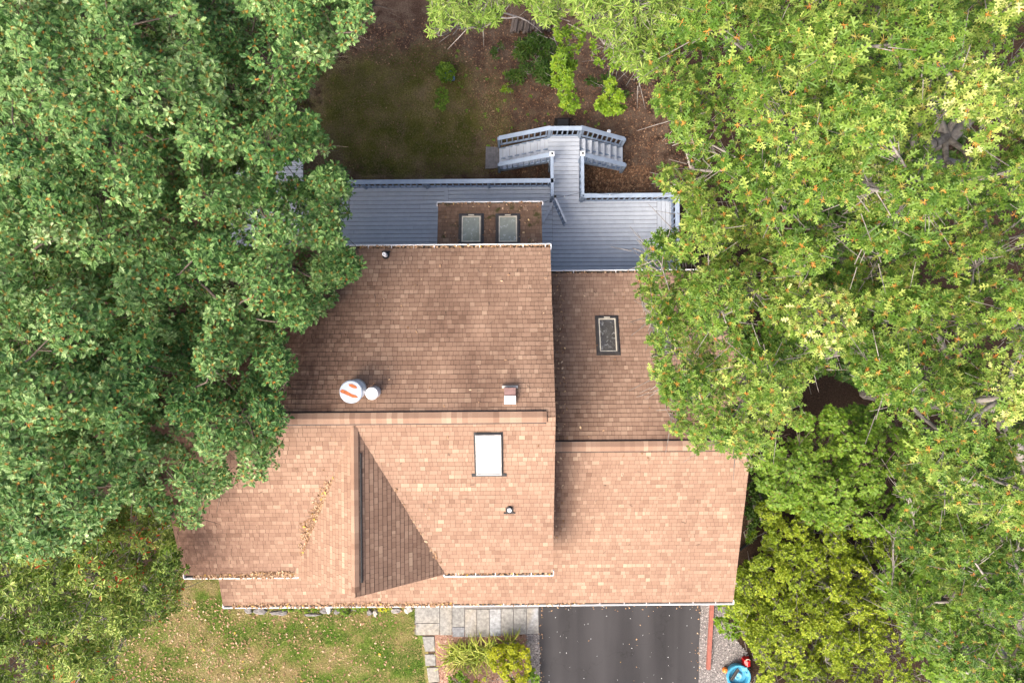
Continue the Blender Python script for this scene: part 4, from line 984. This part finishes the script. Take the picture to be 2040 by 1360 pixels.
def tree(name, label, poly, base, fork, ztop, drop, ctr, Rpx, depth, sp, layers, rb, nr, kind, L, nl, leafm, pet, bark, seed, group=None, spread=(-.25, .75), holes=(), trunk_r=.2, petiole=.28, twig=True, pw=.004, out=.5, droop=0., bareness=0, cat="tree", tip_r=.010, squash=.5, tonebias=0):
    r = np.random.default_rng(seed); poly = np.array(poly, float)
    lo, hi = poly.min(0), poly.max(0); boughs = []
    for ly in range(layers):
        s = sp * ((1.5, 1.0, 1.12, 1.2)[ly] if layers > 1 else 1); ok = []
        xs = np.arange(lo[0] - s, hi[0] + s, s * .8); 
        cand = r.uniform(lo - s * .3, hi + s * .3, (int(6 * (hi[0] - lo[0] + s) * (hi[1] - lo[1] + s) / s / s), 2))
        cand = cand[inpoly(cand[:, 0], cand[:, 1], poly)]
        for hx, hy, hr in holes: cand = cand[np.hypot(cand[:, 0] - hx, cand[:, 1] - hy) > hr + s * .25]
        for c in cand:
            if all((c[0] - a[0]) ** 2 + (c[1] - a[1]) ** 2 > s * s for a in ok): ok.append(c)
        for c in ok:
            rr = math.hypot(c[0] - ctr[0], c[1] - ctr[1]) / Rpx
            z = ztop - drop * rr * rr - ly * depth / max(1, layers) * 1.3 - r.random() ** 1.6 * depth * .30 + (.45 if ly == 0 and layers > 2 else 0)
            boughs.append((c[0], c[1], z))
        if ly == 0: ntop = len(boughs)
    bp = np.array([P(a, b, z) for a, b, z in boughs]); nb = len(bp)
    X, par, cnt, idx = attach([(base[0], base[1], 0), (base[0] * .98 + fork[0] * .02, base[1] * .98 + fork[1] * .02, fork[2] * .35), (base[0] * .6 + fork[0] * .4, base[1] * .6 + fork[1] * .4, fork[2] * .72), fork], list(bp - np.array([0, 0, .25])))
    rad = np.maximum(tip_r, trunk_r * np.sqrt(cnt / cnt[0]) * .95); rad[4:] = np.maximum(tip_r, rad[4:] * .55); rad[3] *= .42; rad[2] *= .72
    gt = Geo()
    for i in range(1, len(par)):
        a, b = X[par[i]], X[i]; ra, rb_ = rad[par[i]] if par[i] >= 3 else rad[par[i]], rad[i]
        if par[i] >= 3: ra = min(ra, rb_ * 1.5)
        ln = np.linalg.norm(b - a); m1 = a + (b - a) * .35 + r.normal(0, .05, 3) * ln * .9; m2 = a + (b - a) * .7 + r.normal(0, .06, 3) * ln * .9 + [0, 0, .04 * ln]
        if i < 4: m1 = a + (b - a) / 3; m2 = a + (b - a) * 2 / 3
        n = 9 if rb_ > .08 else (6 if rb_ > .03 else 5)
        ch = [a, m1, m2, b]; rs = np.linspace(ra, rb_, 4)
        gt.segs(ch[:-1], ch[1:], rs[:-1], rs[1:], n)
        if ln > .9 and rb_ < .1:       # bare side twigs
            for k in range(int(2 + bareness)):
                t = r.uniform(.3, .95); s0 = a + (b - a) * t; dv = norm(norm(b - a) * .6 + r.normal(0, .6, 3)); e = s0 + dv * r.uniform(.35, 1.1)
                gt.segs([s0, s0 + (e - s0) * .5], [s0 + (e - s0) * .5 + r.normal(0, .04, 3), e], [.011, .008], [.008, .004], 4)
    # twig tips
    cen = []; pos = []; ax = []; bt = []
    for k in range(nb):
        c = bp[k]; outv = np.array([c[0] - base[0], c[1] - base[1], 0]); outv = outv / (np.linalg.norm(outv) + 1e-6)
        m = max(4, int(nr * r.uniform(.8, 1.3) * (1.35 if k < ntop and layers > 2 else 1))); R = rb * r.uniform(.8, 1.25)
        d = norm(r.normal(0, 1, (m, 3))); d[:, 2] = np.abs(d[:, 2]) * 1.1 - .25; rad_ = R * r.random((m, 1)) ** .45
        o = d * rad_ * [1, 1, squash]; o += outv * R * .25
        o[:, 2] -= np.clip(o @ outv, 0, None) * .35
        pos.append(c + o); cen.append(np.tile(c - np.array([0, 0, .2]), (m, 1)))
        ax.append(norm(d * .7 + outv * out + np.array([0, 0, .8]))); bt.append(np.full(m, np.clip(r.normal(.5 + tonebias, .19), 0, 1)))
    pos = np.concatenate(pos); ax = np.concatenate(ax); cen = np.concatenate(cen); bt = np.concatenate(bt)
    px, py = to_px(pos); jx = (vnoise(px, py, .035, seed) - .5) * 46 + r.normal(0, 3, len(px)); jy = (vnoise(px, py, .035, seed + 50) - .5) * 46 + r.normal(0, 3, len(px))
    js = min(1.0, 90 * rb / 60) * (.8 if sp > 30 else .35); ok = inpoly(px + jx * js, py + jy * js, poly)
    for hx, hy, hr in holes: ok &= np.hypot(px - hx, py - hy) > hr * r.uniform(.8, 1.1, len(px))
    pos, ax, cen, bt = pos[ok], ax[ok], cen[ok], bt[ok]
    if twig:
        mid = cen + (pos - cen) * .55 + r.normal(0, .04, pos.shape); gt.segs(cen, mid, .009, .006, 3); gt.segs(mid, pos, .006, .0035, 3)
    root = thing(name, label, cat, (base[0], base[1], 0), group)
    gt.build("trunk", M[bark], root, smooth=True)
    g = Geo(); rosettes(g, pos, ax, bt, kind, L, nl, r, spread, petiole, 1, pw, droop)
    g.build("crown", [M[leafm], M[pet]], root)
    return root

WO = dict(kind='white_oak', nl=10, leafm='leaf_white_oak', pet='petiole', bark='bark_brown')
RO = dict(kind='red_oak', nl=10, leafm='leaf_red_oak', pet='petiole', bark='bark_grey')
OG = "oaks left of the house"
# -- left oaks
tree("oak_tree", "bluish green oak filling the upper left corner of the picture", [(-60, -60), (330, -60), (420, 60), (440, 190), (400, 330), (330, 420), (200, 470), (60, 440), (-60, 420)], (-13.5, 9.0), (-13.2, 7.6, 6.0), 11.2, 1.6, (130, 180), 330, 2.6, 62, 3, .72, 48, L=.135, seed=1, trunk_r=.24, holes=((300, 60, 24),), **WO)
tree("oak_tree", "tall oak with rounded crown between upper left corner and the back yard", [(330, -50), (520, -60), (560, 30), (650, 105), (640, 140), (615, 160), (600, 195), (585, 215), (640, 262), (648, 275), (628, 312), (560, 320), (540, 370), (440, 400), (350, 380), (380, 220), (350, 80)], (-10.6, 7.2), (-10.2, 6.4, 5.5), 10.2, 1.5, (470, 190), 260, 2.6, 60, 3, .68, 48, L=.130, seed=2, trunk_r=.2, holes=((345, 70, 22), (480, 330, 16)), **WO)
tree("oak_tree", "oak at the top edge with glossy leaves reaching over the dark back yard", [(480, -80), (760, -80), (745, 10), (735, 45), (712, 75), (690, 92), (655, 110), (600, 130), (540, 60), (490, 20)], (-6.6, 13.2), (-6.5, 11.0, 6.5), 10.6, 1.2, (620, -40), 200, 2.4, 56, 3, .62, 48, L=.126, seed=3, trunk_r=.17, **WO)
tree("oak_tree", "large oak leaning over the rear deck and roof from the left", [(300, 380), (430, 370), (560, 350), (625, 315), (690, 330), (712, 365), (702, 400), (690, 450), (712, 480), (716, 505), (728, 535), (710, 560), (672, 580), (665, 605), (620, 640), (604, 652), (575, 640), (553, 662), (520, 690), (400, 700), (280, 640), (240, 500)], (-11.2, 2.4), (-10.4, 2.6, 5.6), 10.4, 1.9, (420, 510), 300, 2.4, 58, 3, .66, 50, L=.122, seed=4, trunk_r=.25, holes=((578, 332, 11),), **WO)
tree("oak_tree", "dark oak overhanging the left end of the main ridge", [(260, 600), (420, 660), (560, 660), (575, 705), (598, 725), (575, 755), (553, 775), (572, 820), (550, 850), (545, 890), (540, 945), (500, 945), (482, 962), (460, 915), (440, 985), (385, 1035), (330, 1035), (270, 1000), (225, 900), (220, 720)], (-11.2, -2.2), (-10.6, -2.2, 5.6), 10.2, 1.8, (400, 790), 280, 2.6, 58, 3, .66, 50, L=.120, seed=5, trunk_r=.24, tonebias=-.08, **WO)
tree("oak_tree", "broad oak at the left edge beside the dark gap", [(-80, 400), (120, 430), (270, 480), (300, 640), (300, 800), (290, 940), (262, 1000), (225, 1030), (200, 1060), (120, 1110), (-80, 1130)], (-14.5, -1.0), (-14.2, -1.0, 6.5), 11.4, 1.9, (60, 740), 400, 2.6, 62, 3, .72, 50, L=.135, seed=6, trunk_r=.28, holes=((212, 972, 20),), **WO)
tree("gum_tree", "fine leaved tree with scattered red leaves left of the front lawn", [(-60, 1080), (120, 1040), (230, 990), (350, 1000), (372, 1060), (360, 1080), (372, 1120), (362, 1185), (335, 1215), (292, 1250), (262, 1272), (225, 1295), (215, 1420), (-60, 1420)], (-13.8, -9.2), (-13.3, -9.2, 4.6), 8.3, 1.6, (130, 1220), 270, 2.6, 44, 3, .6, 48, 'gum', .115, 9, 'leaf_gum', 'petiole_pale', 'bark_grey', 7, spread=(-.5, .6), trunk_r=.16, petiole=.1, bareness=3)
# -- right oaks
tree("oak_tree", "big yellow green oak in the upper right corner with pale grey limbs", [(1290, 110), (1330, 40), (1420, -80), (2120, -80), (2120, 520), (1900, 540), (1700, 480), (1520, 430), (1440, 360), (1375, 330), (1372, 290), (1352, 272), (1345, 235), (1308, 222), (1300, 190)], (10.4, 4.8), (8.4, 3.9, 12.3), 16.2, 2.8, (1760, 160), 520, 2.6, 92, 3, .64, 31, L=.148, seed=11, trunk_r=.3, holes=((1885, 285, 46), (1690, 430, 26)), bareness=7, **RO)
tree("oak_tree", "oak whose leafy boughs hang over the lower roof and deck end", [(1282, 372), (1380, 325), (1480, 420), (1640, 470), (1700, 560), (1690, 700), (1600, 760), (1590, 830), (1540, 880), (1500, 938), (1490, 916), (1460, 910), (1440, 892), (1400, 896), (1375, 880), (1340, 850), (1322, 770), (1290, 745), (1298, 738), (1312, 700), (1288, 680), (1298, 640), (1276, 600), (1262, 562), (1288, 530), (1285, 500), (1302, 472), (1352, 458), (1356, 412), (1295, 402)], (9.4, -.6), (8.6, -.4, 7.6), 14.2, 2.2, (1560, 600), 300, 2.2, 74, 3, .66, 30, L=.14, seed=12, trunk_r=.13, holes=((1500, 640, 18),), bareness=7, **RO)
tree("oak_tree", "pale leaved oak along the right edge below the corner oak", [(1690, 480), (1880, 520), (2120, 500), (2120, 1060), (1960, 1060), (1880, 960), (1800, 870), (1760, 790), (1700, 740), (1660, 640)], (13.2, -2.0), (12.2, -1.8, 8.5), 15.4, 2.2, (1950, 760), 330, 2.6, 90, 3, .64, 31, L=.148, seed=13, trunk_r=.28, bareness=6, **RO)
tree("oak_tree", "oak in the lower right corner with hanging pale leaf tips", [(1800, 900), (1900, 930), (2120, 1000), (2120, 1420), (1960, 1420), (1900, 1330), (1850, 1300), (1780, 1220), (1770, 1140), (1790, 1020)], (14.0, -8.6), (13.2, -8.2, 6.0), 12.4, 1.8, (1980, 1180), 260, 2.4, 78, 3, .62, 31, L=.138, seed=14, trunk_r=.2, bareness=6, **RO)
tree("willow_oak", "narrow leaved oak hanging in from the top edge over the wood pile", [(845, -80), (1420, -80), (1340, 40), (1300, 110), (1300, 170), (1240, 130), (1215, 88), (1170, 62), (1140, 30), (1105, 28), (1090, 42), (1060, 20), (1010, 8), (990, 42), (945, 64), (920, 50), (905, 52), (872, 72), (850, 40)], (3.4, 13.6), (3.4, 11.6, 7.5), 13.4, 1.8, (1150, -60), 300, 2.2, 52, 3, .55, 44, 'willow', .13, 10, 'leaf_willow', 'petiole_pale', 'bark_grey', 15, spread=(-.6, .7), trunk_r=.2, petiole=.05, bareness=2)
# -- understorey right
tree("maple_tree", "low dark green maple standing under the oaks right of the roof", [(1540, 880), (1600, 830), (1740, 800), (1810, 850), (1860, 920), (1900, 1010), (1800, 1060), (1640, 1050), (1540, 1010), (1500, 960)], (10.2, -4.0), (10.2, -4.2, 2.6), 6.6, 1.2, (1700, 920), 220, 2.2, 40, 3, .55, 30, 'maple', .108, 9, 'leaf_maple', 'petiole_pale', 'bark_brown', 21, trunk_r=.09, petiole=.25, spread=(-.3, .5))
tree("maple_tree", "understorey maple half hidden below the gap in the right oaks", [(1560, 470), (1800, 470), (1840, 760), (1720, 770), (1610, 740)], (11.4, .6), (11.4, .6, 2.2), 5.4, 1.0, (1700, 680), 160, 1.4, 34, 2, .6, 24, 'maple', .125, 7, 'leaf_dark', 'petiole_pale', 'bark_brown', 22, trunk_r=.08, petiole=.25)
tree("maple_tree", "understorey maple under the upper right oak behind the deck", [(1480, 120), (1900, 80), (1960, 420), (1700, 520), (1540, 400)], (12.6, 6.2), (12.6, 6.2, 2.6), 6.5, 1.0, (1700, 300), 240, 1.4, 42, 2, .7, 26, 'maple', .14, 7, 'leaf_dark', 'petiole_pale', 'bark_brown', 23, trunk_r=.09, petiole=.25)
tree("maple_tree", "understorey maple beneath the lower right oaks at the edge", [(1780, 980), (2080, 860), (2080, 1380), (1860, 1380), (1760, 1180)], (16.0, -8.0), (16.0, -8.0, 2.4), 6.2, 1.0, (1920, 1150), 240, 1.4, 42, 2, .7, 26, 'maple', .14, 7, 'leaf_maple', 'petiole_pale', 'bark_brown', 24, trunk_r=.09, petiole=.25)
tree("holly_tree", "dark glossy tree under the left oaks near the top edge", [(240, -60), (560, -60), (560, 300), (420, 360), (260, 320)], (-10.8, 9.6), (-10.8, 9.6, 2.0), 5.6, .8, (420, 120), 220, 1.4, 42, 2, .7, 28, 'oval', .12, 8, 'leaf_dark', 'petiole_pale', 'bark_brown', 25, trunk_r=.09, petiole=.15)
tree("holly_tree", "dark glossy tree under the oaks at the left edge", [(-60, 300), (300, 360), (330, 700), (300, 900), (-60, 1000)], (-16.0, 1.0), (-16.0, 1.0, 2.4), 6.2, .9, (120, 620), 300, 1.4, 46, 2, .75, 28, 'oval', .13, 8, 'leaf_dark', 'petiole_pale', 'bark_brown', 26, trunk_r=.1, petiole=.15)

def shrub(name, label, poly, ztop, kind, L, leafm, seed, sp=24, rb=.34, nr=26, nl=7, layers=2, drop=.5, depth=.9, group=None, spread=(-.2, .8), stems=True, cat="shrub", bareness=0, bark='twig_grey', petiole=.1, tonebias=0):
    poly = np.array(poly, float); c = poly.mean(0); b = P(c[0], c[1], 0); R = np.max(np.hypot(*(poly - c).T))
    bz = P(c[0], c[1], ztop * .4)
    return tree(name, label, poly, (bz[0], bz[1]), (bz[0], bz[1], ztop * .3), ztop, drop, tuple(c), R, depth, sp, layers, rb, nr, kind, L, nl, leafm, 'petiole_pale', bark, seed, group, spread, (), .045, petiole, True, .003, .3, 0, bareness, cat, .006, .7, tonebias)
shrub("shrub", "large yellow green thicket shrub right of the red timber and blue tub", [(1470, 1130), (1560, 1080), (1700, 1090), (1770, 1170), (1760, 1300), (1720, 1420), (1500, 1420), (1510, 1330), (1495, 1290), (1470, 1240), (1440, 1215)], 2.9, 'oval', .075, 'leaf_shrub', 31, 26, .40, 44, 8, 3, .7, 1.5, bareness=2)
shrub("shrub", "olive green shrub between the garage roof edge and the maple", [(1500, 1010), (1560, 980), (1680, 1030), (1800, 1060), (1810, 1120), (1700, 1130), (1560, 1110), (1510, 1090), (1530, 1060)], 2.6, 'oval', .085, 'leaf_shrub', 32, 28, .40, 38, 8, 3, .5, 1.3, tonebias=-.12)
shrub("shrub", "grey twigged shrub with bare arching branches near the lower right corner", [(1660, 1160), (1780, 1140), (1870, 1210), (1920, 1420), (1680, 1420), (1640, 1300)], 3.4, 'oval', .08, 'leaf_shrub', 33, 34, .45, 40, 7, 2, .5, 1.2, bareness=8)
shrub("shrub", "bright round leaved plant growing over the red timber", [(1425, 1215), (1440, 1195), (1500, 1180), (1510, 1230), (1470, 1275), (1448, 1270), (1428, 1255)], 1.2, 'oval', .12, 'leaf_bright', 34, 20, .3, 14, 6, 2, .3, .5, tonebias=.0)
shrub("shrub", "low dark shrub at the right wall under the garage eave", [(1496, 940), (1560, 930), (1590, 1000), (1520, 1030), (1492, 1060), (1484, 1010)], 1.3, 'oval', .09, 'leaf_dark', 35, 22, .3, 26, 7, 2, .3, .6)
shrub("fern", "small fern beside the black drain hose", [(1484, 1060), (1498, 1052), (1512, 1060), (1505, 1076), (1490, 1078)], .5, 'willow', .16, 'leaf_bright', 36, 12, .16, 8, 9, 1, .1, .2, cat="fern")
shrub("fern", "fern above the weathered edging board", [(1500, 1020), (1520, 1012), (1534, 1030), (1522, 1046), (1502, 1042)], .6, 'willow', .2, 'leaf_maple', 37, 14, .2, 8, 9, 1, .1, .2, cat="fern")
# back yard saplings and shrubs
shrub("sapling", "bright green leafy sapling column beside the woodpile", [(1103, 40), (1140, 45), (1165, 70), (1150, 120), (1148, 165), (1155, 190), (1145, 224), (1122, 224), (1116, 190), (1102, 170), (1106, 110)], 4.2, 'oval', .10, 'leaf_bright', 41, 22, .30, 26, 7, 2, .8, 1.2, cat="sapling", bareness=1)
shrub("sapling", "lime green sapling tip hanging above the right stair", [(1205, 168), (1222, 155), (1232, 180), (1246, 195), (1240, 222), (1212, 230), (1186, 214), (1192, 196), (1208, 186)], 3.6, 'oval', .10, 'leaf_bright', 42, 17, .26, 24, 7, 2, .3, .6, cat="sapling", bareness=2, tonebias=.22)
shrub("sapling", "thin sapling with twiggy branches below the narrow leaved oak", [(1175, 80), (1230, 90), (1300, 120), (1285, 150), (1230, 140), (1225, 165), (1200, 140), (1180, 120)], 4.4, 'oval', .09, 'leaf_bright', 43, 30, .3, 18, 7, 2, .4, 1.0, cat="sapling", bareness=6, tonebias=-.1)
shrub("shrub", "dark evergreen shrub mass beside the bright sapling column", [(1022, 90), (1060, 66), (1098, 80), (1102, 120), (1104, 170), (1080, 165), (1050, 145), (1030, 130)], 1.5, 'gum', .16, 'leaf_dark', 44, 20, .34, 22, 8, 2, .4, .7)
shrub("shrub", "low green shrub at the corner of the dark evergreen mass", [(1008, 150), (1030, 138), (1055, 150), (1048, 166), (1020, 164)], .8, 'gum', .14, 'leaf_dark', 45, 16, .25, 20, 8, 1, .2, .3, tonebias=.15)
shrub("shrub", "small yellow green shrub alone on the leaf litter", [(998, 174), (1012, 165), (1026, 174), (1022, 184), (1004, 185)], .5, 'gum', .10, 'leaf_bright', 46, 12, .18, 16, 8, 1, .1, .2)
shrub("shrub", "dark shrub behind the lime green sapling", [(1160, 150), (1210, 150), (1250, 180), (1262, 196), (1240, 200), (1180, 172)], 1.0, 'gum', .15, 'leaf_dark', 47, 22, .3, 20, 8, 1, .2, .4)
shrub("shrub", "loose green seedling clump left of the evergreen mass", [(976, 82), (1000, 78), (1006, 100), (992, 118), (980, 104)], .6, 'gum', .12, 'leaf_dark', 48, 16, .2, 14, 7, 1, .1, .2, tonebias=.1)
# planter in the yard
pot = thing("planter", "blue plastic planter overgrown by a leafy plant on the back lawn", "planter", tuple(P(893, 152)))
c = P(895, 154); g = Geo(); taper(g, c[0] + .02, c[1], .17, .15, 0, .21, .19, .26); g.build("pot", M['blue_pot'], pot)
r9 = np.random.default_rng(90); n = 120; th = r9.uniform(0, 6.28, n); rd = np.sqrt(r9.random(n)) * .34
pos = np.stack([c[0] - .10 + rd * np.cos(th), c[1] + .06 + rd * np.sin(th), .30 + .22 * (1 - (rd / .34) ** 2)], 1)
g = Geo(); rosettes(g, pos, np.tile([0, 0, 1.], (n, 1)) + r9.normal(0, .4, (n, 3)), r9.random(n), 'oval', .09, 6, r9, (-.2, .7), .1); g.build("foliage", [M['leaf_maple'], M['petiole_pale']], pot)
q = np.concatenate([rand_in([(872, 176), (890, 172), (896, 200), (880, 222), (866, 215)], 60, r9), rand_in([(840, 100), (1010, 100), (1300, 250), (1000, 330)], 45, r9)])
pos = Pn(q, .04); g = Geo(); rosettes(g, pos, np.tile([0, 0, 1.], (len(pos), 1)), r9.random(len(pos)), 'oval', .075, 6, r9, (-.1, .7), .1); meta(g.build("weeds", [M['leaf_maple'], M['petiole_pale']]), None, None, None, 'stuff')
# bare arching branch over the woodpile
pts = [P(985, 34, 3.0), P(1010, 37, 3.1), P(1032, 34, 3.1), P(1050, 42, 3.0), P(1064, 52, 2.7), P(1080, 66, 2.2)]
g = Geo(); g.segs(pts[:-1], pts[1:], np.linspace(.03, .014, 5), np.linspace(.027, .008, 5), 6); g.segs([P(1030, 34, 3.1)], [P(985, 20, 0)], .03, .035, 6)
meta(g.build("bare_branch", M['twig_grey'], None, tuple(pts[0])), "bare grey branch arching over the stacked firewood", "branch")
# front bed plants
shrub("shrub", "yellow green mounded bush beside the driveway", [(972, 1300), (994, 1282), (1030, 1280), (1056, 1292), (1058, 1330), (1046, 1362), (1030, 1400), (1010, 1395), (1004, 1350), (980, 1330)], 1.1, 'oval', .055, 'leaf_yellow', 51, 15, .24, 46, 8, 2, .35, .5)
shrub("shrub", "dark round leaved bush cut by the bottom edge", [(892, 1350), (910, 1336), (930, 1342), (938, 1362), (934, 1410), (896, 1410)], .8, 'oval', .075, 'leaf_bright', 52, 14, .2, 20, 7, 2, .2, .4, tonebias=-.15)
shrub("shrub", "dark round leaved bush between yellow bush and asphalt", [(1046, 1350), (1060, 1330), (1072, 1342), (1076, 1410), (1046, 1410)], .8, 'oval', .075, 'leaf_bright', 53, 14, .2, 20, 7, 2, .2, .4, tonebias=-.15)
shrub("shrub", "small yellowish bush at the bottom edge beside the bare twigs", [(942, 1358), (960, 1346), (978, 1356), (976, 1410), (944, 1410)], .6, 'oval', .055, 'leaf_yellow', 54, 12, .18, 22, 7, 1, .1, .2)
shrub("ground_cover", "first green mound under the porch gutter from the left", [(536, 1206), (600, 1206), (636, 1208), (634, 1216), (610, 1221), (560, 1216)], .25, 'oval', .04, 'leaf_bright', 55, 9, .14, 26, 6, 1, .05, .1, cat="plant")
shrub("ground_cover", "second green mound under the porch gutter, beside the white rock", [(666, 1206), (730, 1206), (736, 1212), (716, 1222), (690, 1226), (670, 1216)], .25, 'oval', .04, 'leaf_bright', 56, 9, .14, 26, 6, 1, .05, .1, cat="plant")
shrub("flower", "low yellow flowering plant under the gutter", [(752, 1206), (782, 1206), (780, 1216), (766, 1217), (754, 1215)], .2, 'oval', .05, 'leaf_yellow', 57, 8, .12, 16, 6, 1, .05, .1, cat="plant", tonebias=.35)
g = Geo(); r8 = np.random.default_rng(81)
def blade_clump(g, c, n, L, seed):
    r = np.random.default_rng(seed)
    for k in range(n):
        a = r.uniform(0, 6.28); l = L * r.uniform(.6, 1.2); b = np.array([c[0] + r.normal(0, .07), c[1] + r.normal(0, .07), .02]); d = np.array([math.cos(a), math.sin(a), 0]); s = np.array([-d[1], d[0], 0]); w = r.uniform(.012, .02)
        top = r.uniform(.45, .75); V = []; tn = np.clip(r.normal(.5, .28), 0, 1)
        for t in (0, .3, .6, .85, 1.0):
            h = top * l * (1 - (1.25 * t - .75) ** 2 / .5625) * .9 if t > 0 else 0; ww = w * (1 - t) ** .5 + .002
            p = b + d * l * t * .9 + np.array([0, 0, max(h, .03)]); V += [p - s * ww, p + s * ww]
        g.add(V, [(2 * i, 2 * i + 1, 2 * i + 3, 2 * i + 2) for i in range(4)], 0, np.array([(tn, .5, tn)] * 10))
spots = [(905, 1290), (918, 1300), (932, 1294), (948, 1286), (962, 1292), (975, 1284), (990, 1286), (915, 1310), (938, 1308), (955, 1304), (1008, 1280), (1020, 1276), (900, 1304), (970, 1306)]
labs = ["left half", "right half"]
for h in (0, 1):
    g = Geo()
    for k, s in enumerate(spots):
        if (s[0] >= 960) == bool(h): blade_clump(g, P(*s), 30, .66, 300 + k)
    meta(g.build("daylily_clump", M['leaf_blade'], None, tuple(P(*(spots[1] if not h else spots[6])))), ["large strappy leaved clump at the left of the mulch bed", "strappy leaved clump behind the yellow green mounded bush"][h], "plant", "daylilies in the front bed")
g = Geo(); c = P(990, 1352, .1)
def twigs(g, p, d, l, rad, lev, r):
    q = p + d * l; m = p + d * l * .5 + r.normal(0, .06, 3) * l; g.segs([p, m], [m, q], [rad, rad * .85], [rad * .85, rad * .7], 5)
    if lev:
        for k in range(2 + (r.random() < .5)): twigs(g, q if k else m, norm(d + r.normal(0, .6, 3)), l * .75, rad * .65, lev - 1, r)
for k in range(5): twigs(g, c.copy(), norm(np.array([r8.normal(0, .8), r8.normal(0, .8), .8])), .26, .014, 3, r8)
meta(g.build("bare_shrub", M['twig_grey'], None, tuple(c)), "leafless grey twiggy shrub in the front mulch bed", "shrub")
